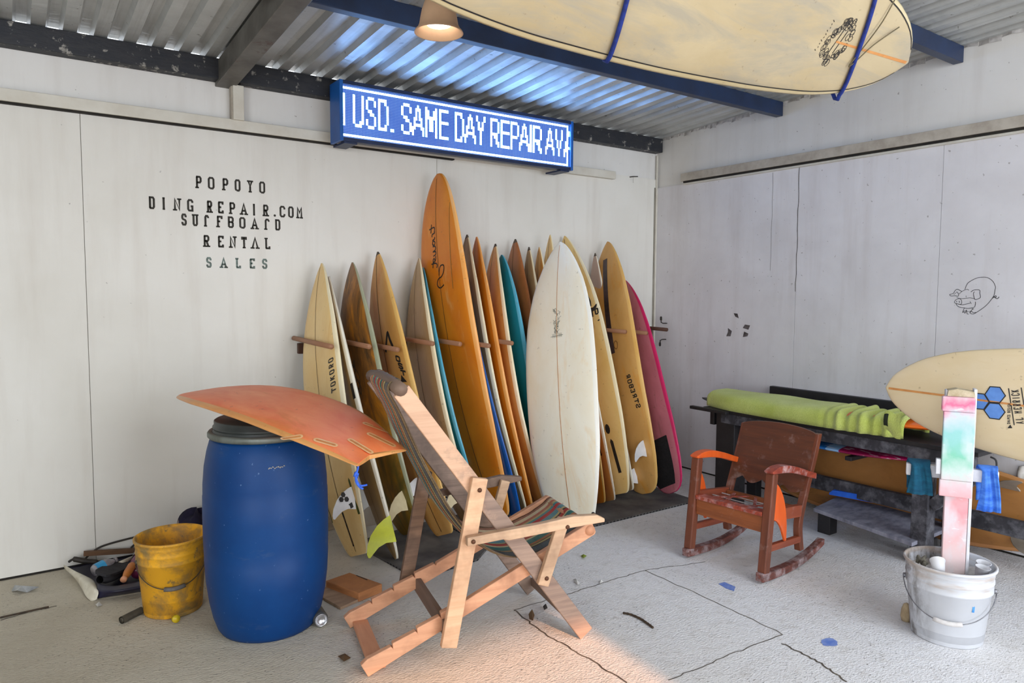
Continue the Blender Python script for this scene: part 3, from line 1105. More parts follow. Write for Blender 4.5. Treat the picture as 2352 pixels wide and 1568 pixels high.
# 4 tan board with a dark word down its side
b4 = make_board('tan surfboard with dark nose chips and black lettering, third peg', 1.74, 0.47, 0.09, 'short', (-2.505, -.77, .002), (-2.602, -.10, 1.654), math.radians(2), -1, (TAN, AMBR_R), stringer=M_STRG, tip=M_TIP, sw=.008)
f = b4.front
m = MB()
m.ribbon(smooth_path([(.02 * f, 1.12), (.06 * f, 1.19), (.085 * f, 1.22), (.10 * f, 1.17), (.12 * f, 1.12)], 4), .022, b4.ink(-1))
for i, ch in enumerate('OST'):
    z0 = 1.03 - i * .048
    letter(m, ch, 0, 0, .05, .04, .011, lambda u, v, z0=z0, i=i: b4.pt(f * (.125 + .012 * i + u), z0 + v - .5 * u, -1, .0014))
b4.patch(-1, [(.13 * f, .90), (.19 * f, .885), (.15 * f, .94)], mb=m)
for q in range(3):
    b4.patch(-1, [(f * (.165 + .008 * math.cos(a)), .845 - .02 * q + .008 * math.sin(a)) for a in [k * PI / 4 for k in range(8)]], mb=m)
m.build('logo', M_BLACK, b4.o)
px_fin(b4, -0.02 * f, 0.36, M_FINW, 1.0)

# 5 dull tan board left of the tall one
b5 = make_board('dull tan surfboard with pale rail, left of the teal one', 1.68, 0.475, 0.115, 'short', (-2.254, -.64, .002), (-2.31, -.10, 1.629), math.radians(-6), -1, (TAN_D, CREAM_R), stringer=M_STRG)
f = b5.front
m = MB()
b5.patch(-1, [(-.165 * f, .70), (-.135 * f, .70), (-.135 * f, 1.02), (-.165 * f, 1.02)], mb=m)
m.build('sticker', M_BLACK, b5.o)
m = MB()
for i in range(4):
    letter(m, 'OOUE'[i], 0, 0, .05, .022, .005, lambda u, v, i=i: b5.pt(f * (-.161 + v), .75 + .065 * i + u, -1, .0024))
m.build('lettering', TAN_D, b5.o)
px_fin(b5, 0.14 * f, 0.25, M_FINC, 1.15)
px_fin(b5, -0.10 * f, 0.35, M_FINC, 1.0)

# 6 teal board, edge on
b6 = make_board('teal surfboard on edge in front of the tall amber longboard', 1.69, 0.455, 0.115, 'pin', (-2.172, -.645, .002), (-2.281, -.10, 1.591), math.radians(-6), -1, (TEAL, TEAL_R), T=0.05)

# 7 the tall longboard
b7 = make_board('tall amber longboard with black script, highest in the rack', 2.25, 0.53, 0.112, 'long', (-2.030, -.62, .002), (-2.190, -.14, 2.187), math.radians(5), -1, (ORNG, ORNG_R), T=0.07, stringer=M_STRG, sw=.006)
f = b7.front
sc_pts = {
    'S': [(.066, .01), (.02, .0), (-.01, .02), (.005, .05), (.05, .06), (.08, .085), (.085, .115), (.05, .12), (.03, .10), (.02, .07)],
    't': [(.0, .118), (.01, .13), (-.005, .145), (-.06, .15)], 'tb': [(-.045, .125), (-.035, .165)],
    'e': [(-.012, .155), (-.02, .175), (-.035, .17), (-.03, .155), (-.005, .165), (.0, .185)],
    'w': [(-.03, .19), (.0, .195), (.002, .21), (-.028, .215), (.0, .222), (.0, .24), (-.03, .245)],
    'a': [(-.025, .275), (-.03, .258), (-.01, .25), (.0, .265), (-.025, .28), (.0, .285), (-.002, .295)],
    'r': [(-.032, .30), (-.03, .315), (.0, .318), (-.004, .33)],
    't2': [(.0, .33), (.002, .345), (-.012, .352), (-.065, .35)], 't2b': [(-.045, .325), (-.035, .375)],
}
m = MB()
for p in sc_pts.values():
    # x of the sketch: - = top of the letters (towards the left rail), z up the board
    m.ribbon(smooth_path([(f * (u * .95 - .02), 1.615 - .08 + w * 1.15 - .05) for u, w in p], 5), .0085, b7.ink(-1))
m.build('script_lettering', M_BLACK, b7.o)
m = b7.strip(-1, f * .135, 1.45, f * .155, 2.0, .006, .004, 16)
m.build('pressure_crack', plain('crack_olive', S(170, 122, 52), S(140, 104, 48), 30, rough=0.5), b7.o)

# 8 blue board behind the longboard
b8 = make_board('blue surfboard showing only its narrow edge right of the longboard', 1.66, 0.48, 0.085, 'pin', (-1.965, -.76, .002), (-2.065, -.20, 1.536), math.radians(-9), -1, (BLUE_F, BLUE_F), T=0.05)

# 9, 10, 11 three boards side by side
b9 = make_board('khaki surfboard with black nose tip, second right of the longboard', 1.85, 0.48, 0.12, 'short', (-1.852, -.60, .002), (-1.942, -.10, 1.804), math.radians(-6), -1, (SHADE, CREAM_R), stringer=M_STRG, tip=M_TIP)
b10 = make_board('orange surfboard with orange and white rail, between the khaki and olive ones', 1.83, 0.48, 0.095, 'short', (-1.795, -.60, .002), (-1.864, -.10, 1.793), math.radians(-9), -1, (ORNG2, ORNG_R), stringer=M_STRG)
b11 = make_board('olive tan surfboard with pale rail beside the broad teal one', 1.80, 0.48, 0.125, 'short', (-1.695, -.60, .002), (-1.708, -.10, 1.751), math.radians(-10), -1, (TAN, CREAM_R), stringer=M_STRG, tip=M_TIP)
# 12 broad teal
b12 = make_board('broad teal surfboard with a pale blue rail, left of the large bone white one', 1.72, 0.47, 0.085, 'egg', (-1.59, -.50, .002), (-1.668, -.12, 1.69), math.radians(0), -1, (TEAL, TEAL_R))
# 13 rust brown
b13 = make_board('rust brown surfboard with pointed nose behind the broad teal one', 1.82, 0.46, 0.10, 'short', (-1.42, -.42, .002), (-1.53, -.09, 1.801), math.radians(-4), -1, (RUST_F, RUST_F), stringer=M_STRG, tip=M_TIP)
f = b13.front
m = MB()
for k in range(7):
    a = k * PI / 6
    m.ribbon([(f * .06 + .02 * math.cos(a), 1.28 + .03 * math.sin(a)), (f * .06 + .045 * math.cos(a), 1.28 + .06 * math.sin(a))], .012, b13.ink(-1))
m.build('logo', M_BLACK, b13.o)
# 14-16 tips behind the big white board
for (nx, ny, lab, mt, tp) in ((1215, 573, 'slim beige surfboard, its grey tipped nose just left of the bone white board', TAN_D, M_TIP), (1239, 573, 'tan surfboard whose nose shows between beige and cream ones behind the bone white board', TAN, None), (1264, 545, 'cream surfboard with dark stringer, its nose highest behind the bone white board', CREAM, None)):
    k = {1215: 0, 1239: 1, 1264: 2}[nx]
    n3 = at(nx, ny, 1, -.15)
    make_board(lab, math.sqrt(n3.z ** 2 + .32 ** 2 + .10 ** 2), 0.33, 0.06, 'short', (n3.x + (.10 if nx < 1250 else -.01), -.42, .002), n3, math.radians(-8), -1, (mt, CREAM_R), T=.05, stringer=M_STRG, tip=tp, sw=.005)

# 17 the big bone-white board at the front
b17 = make_board('large bone white surfboard standing in front of the rack, facing the room', 1.85, 0.515, -0.078, 'squash', (-1.755, -1.03, .002), (-1.486, -.55, 1.750), math.radians(20), 1, (BONE, BONE_R), stringer=M_STRG_O, sw=.004)
m = MB()
rnd = random.Random(3)
for i in range(46):
    x, z = rnd.uniform(-.022, .022), 1.175 + rnd.uniform(0, .16)
    m.ribbon(smooth_path([(x, z), (x + rnd.uniform(-.014, .014), z + .008), (x + rnd.uniform(-.014, .014), z + .02)], 3), .0022, b17.ink(1))
m.ribbon([(-.045, 1.168), (.045, 1.164)], .003, b17.ink(1))
for i in range(9):
    x = -.035 + .008 * i
    m.ribbon([(x, 1.155), (x + .003, 1.182)], .002, b17.ink(1))
m.build('logo', plain('faded_print', S(92, 100, 92), S(140, 140, 124), 60, rough=0.6), b17.o)
m = MB()
b17.patch(1, [(b17.front * .15 + .012 * math.cos(a), .06 + .012 * math.sin(a)) for a in [k * PI / 6 for k in range(12)]], mb=m)
m.build('leash_plug', M_SLOT, b17.o)

# 18 yellowed board with a shield logo
b18 = make_board('yellowed cream surfboard with black shield logo, right of the bone white one', 1.95, 0.47, -0.045, 'short', (-1.095, -.72, .002), (-1.040, -.05, 1.836), math.radians(9), 1, (YELW, YELW_R), T=.065, stringer=M_STRG)
f = b18.front
m = MB()
b18.patch(1, [(f * .150 + .055 * math.cos(a), 1.335 + .05 * math.sin(a)) for a in [PI + k * PI / 12 for k in range(13)]], mb=m)
b18.patch(1, [(f * .150 - .012, 1.33), (f * .150 + .012, 1.33), (f * .150 + .014, 1.37), (f * .150, 1.42), (f * .150 - .014, 1.37)], .002, mb=m)
for i, ch in enumerate('ANCIO'):
    letter(m, ch, 0, 0, .032, .048, .010, lambda u, v, i=i: b18.pt(f * (.035 + .036 * i + u), 1.205 + v + .012 * i + .2 * u, 1, .0014))
m.ribbon([(f * .11, 1.185), (f * .205, 1.215)], .009, b18.ink(1))
m.build('logo', M_BLACK, b18.o)
m = MB()
b18.patch(1, [(f * (.08 + .02 * math.cos(a)), .45 + .035 * math.sin(a)) for a in [k * PI / 6 for k in range(12)]], mb=m)
b18.patch(1, [(f * .075, .14), (f * .10, .14), (f * .10, .36), (f * .085, .38), (f * .075, .36)], mb=m)
m.build('dark_decal', M_SLOT, b18.o)

# two thin ones between the bone white and the shield board
ba = make_board('thin honey surfboard squeezed behind the right edge of the bone white one', 1.78, 0.43, -0.03, 'short', (-1.33, -.80, .002), (-1.235, -.22, 1.66), math.radians(-18), 1, (ORNG, AMBR_R), T=.05)
bb = make_board('tan surfboard with white rail between the bone white and shield boards', 1.78, 0.44, 0.05, 'short', (-1.235, -.80, .002), (-1.14, -.20, 1.66), math.radians(-20), -1, (TAN, WHITE_R), T=.05)
m = MB()
bb.patch(-1, [(bb.front * .09, .30), (bb.front * .115, .30), (bb.front * .10, .52), (bb.front * .085, .50)], mb=m)
m.build('fin_slot', M_SLOT, bb.o)
# 20 white-railed board
b20 = make_board('beige surfboard with white rail, between the shield board and the black striped one', 1.78, 0.47, 0.085, 'short', (-.990, -.70, .002), (-.905, -.10, 1.62), math.radians(-10), -1, (TAN_D, WHITE_R))
f = b20.front
m = MB()
b20.patch(-1, [(f * .13, .36), (f * .15, .36), (f * .15, .52), (f * .135, .52)], mb=m)
m.build('fin_slot', M_SLOT, b20.o)
# 21 board with a black stripe and two white fins
b21 = make_board('honey surfboard with a long black stripe and two white fins', 1.90, 0.48, 0.115, 'egg', (-.870, -.786, .002), (-.643, -.10, 1.822), math.radians(1), -1, (AMBR, AMBR_R), stringer=None)
f = b21.front
m = MB()
b21.patch(-1, [(0, 0), (0, 0), (0, 0)], mb=m)
m = b21.strip(-1, 0.012 * f, 1.02, -.006 * f, 1.80, .05, .046, 30)
m.build('black_stripe', plain('black_stripe_worn', S(44, 32, 34), S(92, 74, 76), 6, (1, 1, 1), 0.35), b21.o)
px_fin(b21, 0.125 * f, 0.36, M_FINW, 1.15)
px_fin(b21, -0.03 * f, 0.19, M_FINW, 1.1)
m = MB()
for i, ch in enumerate('ROBERTS'):
    letter(m, ch, 0, 0, .032, .042, .008, lambda u, v, i=i: b21.pt(f * (.105 + .006 * i + v), .80 - i * .037 + u, -1, .0014))
m.build('lettering', M_BLACK, b21.o)
m = MB()
m.ribbon(circle2(.055 * f, 1.075, .018, .03, 14), .008, b21.ink(-1))
m.build('leash_ring_stain', plain('ring_stain', S(140, 96, 48), S(166, 116, 60), 40, rough=0.6), b21.o)
make_board('slim pinkish surfboard behind the black striped one, only its nose tip showing', 1.8, 0.30, 0.06, 'short', (-.70, -.40, .002), at(1367, 587, 1, -.06), math.radians(-8), -1, (foam('foam_dull_pink', S(206, 178, 160), S(186, 158, 142), None), WHITE_R), T=.045, tip=M_TIP)
# 22 pink board with the black grip pad
b22 = make_board('pink surfboard with magenta edge and black tail pad, right end of the rack', 1.73, 0.467, -0.056, 'egg', (-.720, -.895, .002), (-.471, -.10, 1.516), math.radians(-7), 1, (PINK, PINK_R))
f = b22.front
m = MB()
nn = 10
vs, fs = [], []
for side_off in (0.0012, 0.006):
    for i in range(nn + 1):
        zz = .05 + .33 * i / nn
        h = b22.hw(zz / b22.L) * (0.78 if i < 2 else 0.80)
        for e in (-1, -.5, 0, .5, 1):
            vs.append(b22.pt(e * h * .9 - .02 * f, zz, 1, side_off))
N5 = (nn + 1) * 5
for lay in (0, 1):
    for i in range(nn):
        for j in range(4):
            a = lay * N5 + i * 5 + j
            fs.append((a, a + 1, a + 6, a + 5))
m.add(vs, fs)
m.build('grip_pad', plain('grip_rubber', S(34, 32, 34), S(22, 20, 22), 60, rough=0.9, bump=0.5), b22.o)

# --- rack: wall rail and pegs ---------------------------------------------------------------
M_RACK = wood('rack_wood', S(176, 126, 92), S(136, 92, 64), 0.6, (40, 3, 40))
M_RACKD = wood('rack_wood_dark', S(96, 60, 40), S(64, 40, 28), 0.65, (3, 40, 40))
r_ = thing('board_rack', 'dark wooden wall rail with round pegs holding the surfboards', 'rack', (-3.07, 0, 1.12))
m = MB()
m.box((-0.025, -0.03, -0.052), (0.66, -0.0005, 0.012))
m.build('rail', M_RACKD, r_, .003)
m = MB()
m.box((0.70, -0.03, -0.052), (1.95, -0.0005, 0.012))
m.build('rail', M_RACKD, r_, .003)
m = MB()
m.box((1.99, -0.03, -0.052), (3.02, -0.0005, 0.012))
m.build('rail', M_RACKD, r_, .003)
for (x, y, l, red) in ((761, 796, .64, 0), (848, 796, .59, 0), (913, 803, .60, 0), (994, 789, .60, 0), (1057, 790, .61, 0), (1123, 794, .71, 0), (1176, 788, .64, 0), (1392, 770, .54, 0), (1437, 762, .56, 0), (1486, 765, .60, 0), (1532, 757, .46, 1)):
    tip = at(x, y, 1, -l)
    p = MB()
    q = Vector((-3.07, 0, 1.12))
    p.tube([Vector((tip.x, -.03, tip.z + .012)) - q, Vector((tip.x, -l * .5, tip.z + .006)) - q, Vector((tip.x, -l, tip.z)) - q], .0145, 12)
    p.build('peg', M_RACKD if red else M_RACK, r_)

# two perforated rubber mats under the boards
t = NT('mat_rubber')
v = t.coord((1, 1, 1))
vr = t.n('TexVoronoi')
vr.inputs['Scale'].default_value = 34
vr.inputs['Randomness'].default_value = 0.0
t.link(v, vr.inputs['Vector'])
hol = t.ramp(vr.outputs['Distance'], [(0.30, B0), (0.38, W1)])
col = t.mix(hol, S(30, 28, 28), t.ramp(t.noise(v, 6, 5), [(0.35, S(74, 72, 72)), (0.7, S(112, 108, 104))]))
t.base(col)
t.bump(hol, 0.8, 0.006)
M_MAT = t.set(0.85)


def mat_sheet(poly, label):
    m = MB()
    m.prism(poly, lambda u, v, t_: (u, v, t_), 0.0005, 0.012)
    o = m.build('rubber_mat', M_MAT)
    tag(o, label, 'mat', 'perforated rubber mats under the boards')


mat_sheet([(-2.955, -.50), (-2.89, -1.17), (-2.50, -1.12), (-2.38, -1.02), (-2.36, -.40)], 'black perforated rubber mat at the left end of the rack')
mat_sheet([(-2.35, -.40), (-2.36, -1.05), (-1.55, -1.06), (-.665, -1.06), (-.64, -.40)], 'long black rubber mat under the boards at the right end')
# every board of the rack is set down on the mat or the concrete it stands on
bpy.context.view_layer.update()
for o in list(bpy.data.objects):
    if o.name.startswith('surfboard') and o.parent is None:
        mw = o.matrix_world
        low = min((mw @ v.co).z for v in o.data.vertices)
        x, y = mw.translation.x, mw.translation.y
        on = (x > -2.955 + (y + .50) * -.10) and not (x < -2.90 and y < -1.12)
        o.location.z += (0.0125 if on else 0.001) - low
# plywood offcut leaning on the wall behind the first boards
m = MB()
m.beam((-3.26, -.05, .012), (-2.90, -.05, .012), .02, .02)
m = MB()
m.box((-.26, -.006, 0), (.30, .006, .36))
o = m.build('plywood_offcut', plain('plywood_grey', S(150, 132, 108), S(124, 106, 84), 5, (1, 1, 6), 0.8))
o.location = (-3.05, -.205, .001)
o.rotation_euler = (-0.42, 0, 0.06)
tag(o, 'grey plywood offcut leaning on the wall behind the leftmost boards', 'board')
# ================================================================== LED sign
t = NT('led_panel')
v = t.coord((1, 1, 1))
vr = t.n('TexVoronoi')
vr.inputs['Scale'].default_value = 108
vr.inputs['Randomness'].default_value = 0.0
t.link(t.coord((1, 0, 1)), vr.inputs['Vector'])
dot = t.ramp(vr.outputs['Distance'], [(0.22, W1), (0.34, B0)])
big = t.noise(v, 3.2, 4, 0.6)
glow = t.ramp(big, [(0.3, S(24, 70, 190)), (0.7, S(60, 110, 216))])
t.base(S(20, 30, 60))
t.link(t.mix(dot, glow, S(150, 190, 246)), t.bsdf.inputs['Emission Color'])
t.bsdf.inputs['Emission Strength'].default_value = 0.95
M_LED = t.set(0.4)
M_LIT = emis('led_lit', (0.22, 0.48, 1.0, 1), 27.0)
M_SIGN = plain('sign_blue_case', S(12, 92, 172), S(10, 74, 146), 4, rough=0.4)
M_SIGND = plain('sign_dark_edge', S(20, 40, 78), S(14, 28, 60), 6, rough=0.45)
SX0, SX1, SZ0, SZ1, SY, SB = -2.905, -1.135, 2.328, 2.678, -.255, -.100
sg = thing('led_sign', 'long blue framed LED sign with lit white letters, above the surfboards', 'sign', ((SX0 + SX1) / 2, SB, SZ0))
so = Vector(((SX0 + SX1) / 2, SB, SZ0))


def rel(p):
    return tuple(Vector(p) - so)


m = MB()
m.box(rel((SX0 + .02, SY + .03, SZ0 + .022)), rel((SX1 - .02, SB - .05, SZ1 - .012)))
m.build('housing', M_SIGND, sg)
for a, b in ((SX0, SX0 + .022), (SX1 - .022, SX1)):
    m = MB()
    m.box(rel((a, SY, SZ0)), rel((b, SB, SZ1)))
    m.build('end_plate', M_SIGN, sg, .003)
m = MB()
m.box(rel((SX0 + .0225, SY + .004, SZ1 - .022)), rel((SX1 - .0225, SB, SZ1)))
m.build('top_rail', M_SIGND, sg)
m = MB()
m.box(rel((SX0 + .0225, SY + .004, SZ0)), rel((SX1 - .0225, SY + .05, SZ0 + .022)))
m.build('bottom_rail', M_SIGND, sg)
m = MB()
m.box(rel((SX0 + .0225, SY + .022, SZ0 + .0225)), rel((SX1 - .0225, SY + .0295, SZ1 - .0225)))
m.build('led_panel', M_LED, sg)
for a in (SX0 + .03, SX1 - .11):
    m = MB()
    m.box(rel((a, SY + .01, SZ0 - .012)), rel((a + .08, SB + .03, SZ0 - .0005)))
    m.build('bracket', M_SIGND, sg)
GB = {
    'U': ["X...X"] * 8 + ["X..XX", ".XXX."],
    'S': [".XXX.", "X...X", "X...X", "X....", ".XX..", "..XX.", "....X", "X...X", "X...X", ".XXX."],
    'D': ["XXXX.", "X..X.", "X...X", "X...X", "X...X", "X...X", "X...X", "X...X", "X..X.", "XXXX."],
    'A': ["...X...", "..XXX..", "..X.X..", "..X.X..", ".XX.XX.", ".X...X.", ".XXXXX.", "XX...XX", "X.....X", "X.....X"],
    'M': ["X....X", "XX..XX", "XX..XX", "XXXXXX", "X.XX.X", "X.XX.X", "X.XX.X", "X.XX.X", "X....X", "X....X"],
    'E': ["XXXXX", "X....", "X....", "X....", "XXXXX", "X....", "X....", "X....", "X....", "XXXXX"],
    'Y': ["X...X", "X...X", ".X.X.", ".X.X.", ".XXX.", "..X..", "..X..", "..X..", "..X..", "..X.."],
    'R': ["XXXX.", "X...X", "X...X", "X...X", "X...X", "XXXX.", "X.XX.", "X..X.", "X..XX", "X...X"],
    'P': ["XXXX.", "X...X", "X...X", "X...X", "X...X", "XXXX.", "X....", "X....", "X....", "X...."],
    'I': ["X"] * 10, 'V': ["X...X", "X...X", "X...X", "X...X", ".X.X.", ".X.X.", ".X.X.", "..X..", "..X..", "..X.."],
    '.': ["XX"] * 1, '|': ["X"] * 10, 'a': ["...X", "..XX", "..X.", "..X.", ".XX.", ".X..", ".XXX", "XX..", "X...", "X..."],
}
LY = SY + .0212
lit = MB()
PZ0, PZ1 = SZ0 + .032, SZ1 - .032
DOT = (PZ1 - PZ0) / 32


def led_cell(x0, x1, z0, z1):
    e = 0.0007
    lit.add([rel((x0 + e, LY, z0 + e)), rel((x1 - e, LY, z0 + e)), rel((x1 - e, LY, z1 - e)), rel((x0 + e, LY, z1 - e))], [(0, 1, 2, 3)])


for ch, xa, xb in (('|', 787, 793), ('U', 811, 836), ('S', 841, 864), ('D', 869, 893), ('.', 897, 905), ('S', 922, 945.5), ('A', 946.5, 974), ('M', 977, 1004), ('E', 1009, 1030), ('D', 1045, 1066), ('A', 1067, 1093), ('Y', 1093.5, 1115), ('R', 1126.5, 1147), ('E', 1150, 1170.5), ('P', 1173, 1192), ('A', 1192.5, 1216), ('I', 1217, 1221.5), ('R', 1224, 1244.5), ('A', 1253, 1273.5), ('V', 1276, 1292.5), ('a', 1295, 1308.5)):
    g = GB[ch]
    x0, x1 = at(xa, 300, 1, LY).x, at(xb, 300, 1, LY).x
    ncol = len(g[0])
    zt = PZ1 - 4.2 * DOT
    ch_h = 21 * DOT / 10
    for r, row in enumerate(g):
        rr = r if ch != '.' else 9
        for c, bit in enumerate(row):
            if bit == 'X':
                ca, cb = x0 + (x1 - x0) * c / ncol, x0 + (x1 - x0) * (c + 1) / ncol
                for h2 in (0, .5):
                    led_cell(ca - .0002, cb + .0002, zt - (rr + h2 + .5) * ch_h, zt - (rr + h2) * ch_h)
lit.build('lit_letters', M_LIT, sg)
lit = MB()
bw = 0.0135
nn = 90
XA, XB = at(787, 300, 1, LY).x - .004, SX1 - .034
for i in range(nn):
    a, b = XA + (XB - XA) * i / nn, XA + (XB - XA) * (i + 1) / nn
    led_cell(a, b, PZ1 - bw, PZ1)
    led_cell(a, b, PZ0, PZ0 + bw)
for i in range(28):
    a, b = PZ0 + bw + (PZ1 - PZ0 - 2 * bw) * i / 28, PZ0 + bw + (PZ1 - PZ0 - 2 * bw) * (i + 1) / 28
    led_cell(XA, XA + .008, a, b)
    led_cell(XB - .012, XB, a, b)
lit.build('lit_border', M_LIT, sg)
# clear film over the front, slightly streaked
t = NT('clear_film')
tr = t.n('BsdfTransparent')
gl = t.n('BsdfGlossy')
gl.inputs['Roughness'].default_value = 0.18
gl.inputs['Color'].default_value = (0.9, 0.95, 1, 1)
ms = t.n('MixShader')
sfac = t.ramp(t.noise(t.coord((6, 1, 1.2), rot=(0, 0.6, 0)), 6, 3, 0.6), [(0.55, (0.02, .02, .02, 1)), (0.75, (0.14, .14, .14, 1))])
t.link(sfac, ms.inputs[0])
t.link(tr.outputs[0], ms.inputs[1])
t.link(gl.outputs[0], ms.inputs[2])
t.link(ms.outputs[0], t.t.nodes['Material Output'].inputs['Surface'])
M_FILM = t.m
m = MB()
m.grid(lambda a, b: rel((SX0 + .0225 + (SX1 - SX0 - .045) * a, SY + .003 - .006 * math.sin(PI * b), SZ0 + .0225 + (SZ1 - SZ0 - .045) * b)), 12, 6)
m.build('clear_cover', M_FILM, sg)

# ================================================================== lamp under the roof
lp = at(1008, 76, 2, 2.455)
lamp = thing('pendant_lamp', 'lit bell shaped lamp hanging under the metal roof', 'lamp', lp)
M_SHADE = plain('lamp_shade', S(224, 184, 146), S(206, 166, 130), 5, rough=0.45)
M_SHADE.node_tree.nodes['Principled BSDF'].inputs['Subsurface Weight'].default_value = 0.0
m = MB()
prof = [(.0955, 0), (.093, .006), (.083, .016), (.076, .032), (.072, .055), (.066, .085), (.056, .115), (.043, .135), (.028, .147), (.0, .150)]
inner = [(r - .004 if r > .005 else 0, z - (.0 if i == 0 else .004)) for i, (r, z) in enumerate(prof)]
m.lathe(prof, 48)
m.lathe(inner, 48)
m.lathe([(prof[0][0], 0), (inner[0][0], 0)], 48)
m.build('lamp_shade', M_SHADE, lamp)
m = MB()
m.lathe([(.0, .022), (.03, .024), (.046, .030), (.052, .042), (.048, .06), (.03, .085), (.018, .105), (.018, .125)], 32)
m.build('bulb', emis('bulb_glow', (1.0, 0.94, 0.86, 1), 4.0), lamp)
m = MB()
top = roof_z(lp.y) - lp.z
m.tube([(0, 0, .146), (0, 0, top - .02)], .012, 12)
m.lathe([(.0, top - .03), (.05, top - .028), (.055, top - .004), (.0, top - .002)], 24)
m.build('stem', M_SHADE, lamp)

# ================================================================== board slung under the roof
th = math.radians(48)
Lb = 2.5
nose = at(2083, 143, 2, 2.45)
ph = math.radians(4)
lv = Vector((-math.cos(ph), math.sin(ph), 0.0))
hor = Vector((lv.y, -lv.x, 0))
if hor.y > 0:
    hor = -hor
wv = hor * math.cos(th) + Vector((0, 0, math.sin(th)))      # towards the near rail, which hangs higher
HB = foam('foam_waxed', S(196, 178, 142), S(182, 162, 124), S(166, 156, 136), 0.47)
HBR = foam('rail_waxed', S(216, 200, 160), S(206, 186, 142), None)
bh = Board(Lb, 0.56, 0.065, 0.03, 'egg')
bh.ts, bh.hs = [0, .01, .05, .15, .3, .5, .65, .8, .88, .94, .975, .992, 1], [.1, .25, .5, .8, .95, 1, .97, .87, .73, .53, .32, .14, .03]
oh = bh.mesh(rail=.9).build('surfboard', [HB, HBR])
tag(oh, 'large waxed cream surfboard slung under the roof with blue straps', 'surfboard')
zv = -lv                                    # tail to nose
# its waxed face looks down at the room
nv = zv.cross(wv)
if nv.dot(CAM - nose) < 0:
    nv = -nv
yv = nv
xv = yv.cross(zv)
tl = nose - zv * Lb
oh.matrix_world = Matrix(((xv.x, yv.x, zv.x, tl.x), (xv.y, yv.y, zv.y, tl.y), (xv.z, yv.z, zv.z, tl.z), (0, 0, 0, 1)))
sgn = 1 if xv.dot(wv) > 0 else -1
m = MB()
for s in (-1, 1):
    pts = []
    for i in range(61):
        tt = .02 + .965 * i / 60
        pts.append((s * (bh.hw(tt) * .93 - .006), tt * Lb))
    m.ribbon(pts, .005, bh.ink(1))
m.build('pinline', M_BLACK, oh)
bh.strip(1, 0, Lb * .8, 0, Lb * .994, .008, .012, 20).build('stringer', M_STRG_O, oh)
m = MB()
rnd = random.Random(5)
for i in range(58):
    a = rnd.uniform(0, 2 * PI)
    rr = rnd.uniform(.7, 1.05)
    cx, cz = .085 * math.cos(a) * rr, Lb - .49 + .058 * math.sin(a) * rr
    q = rnd.uniform(0, PI)
    m.ribbon(circle2(cx, cz, .012 * abs(math.cos(q)) + .004, .010, 8), .0022, bh.ink(1))
for k in (-.012, .012):
    m.ribbon([(-.045, Lb - .49 + k), (.05, Lb - .485 + k)], .004, bh.ink(1))
for i in range(10):
    u = sgn * (.07 - .013 * i)
    m.ribbon([(u, Lb - .585 + .004 * (i % 3)), (u - .006 * sgn, Lb - .575 - .003 * (i % 2))], .0025, bh.ink(1))
m.build('logo', M_BLACK, oh)
M_ROPE = plain('blue_strap', S(26, 52, 140), S(16, 36, 106), 40, rough=0.7)


def sling(zz, label, skew):
    m = MB()
    pts = []
    h = bh.hw(zz / Lb)
    n = 26
    for i in range(n + 1):
        x = -h + 2 * h * i / n
        zq = zz + skew * (x * sgn)
        p = bh.pt(x * .995, zq, 1, .0098)
        pts.append(oh.matrix_world @ Vector(p))
    # both ends rise to the purlin above
    lo, hi = (pts[0], pts[-1]) if sgn > 0 else (pts[-1], pts[0])
    if sgn < 0:
        pts = pts[::-1]
    pur = lambda x: Vector((x, -2.335, roof_z(-2.335) - .004))
    rim0 = oh.matrix_world @ Vector((-sgn * (h + .004), bh.mid(zz / Lb), zz - skew * h))
    rim1 = oh.matrix_world @ Vector((sgn * (h + .004), bh.mid(zz / Lb), zz + skew * h))
    path = [Vector((rim0.x, -2.30, 2.78)), rim0] + pts + [rim1, Vector((rim1.x, -2.385, 2.80))]
    m.tube(path, .0085, 8)
    o = m.build('strap', M_ROPE)
    tag(o, label, 'strap', 'blue straps holding the hanging board')


sling(Lb - .36, 'blue strap around the nose end of the hanging board', -.46)
sling(Lb - 1.56, 'blue strap around the hanging board beside the lamp', -.24)
m = MB()
wp = [bh.pt(x, z, 1, .012) for x, z in ((sgn * .22, Lb - .33), (sgn * .12, Lb - .335), (sgn * .02, Lb - .345), (-sgn * .07, Lb - .355), (-sgn * .045, Lb - .335), (sgn * .03, Lb - .30), (sgn * .12, Lb - .22))]
m.tube(smooth_path([oh.matrix_world @ Vector(p) for p in wp], 5), .0025, 5)
o = m.build('wire', plain('dull_wire', S(112, 98, 66), S(86, 76, 52), 20, rough=0.6))
tag(o, 'thin looped wire dangling over the hanging board beside its strap', 'wire')

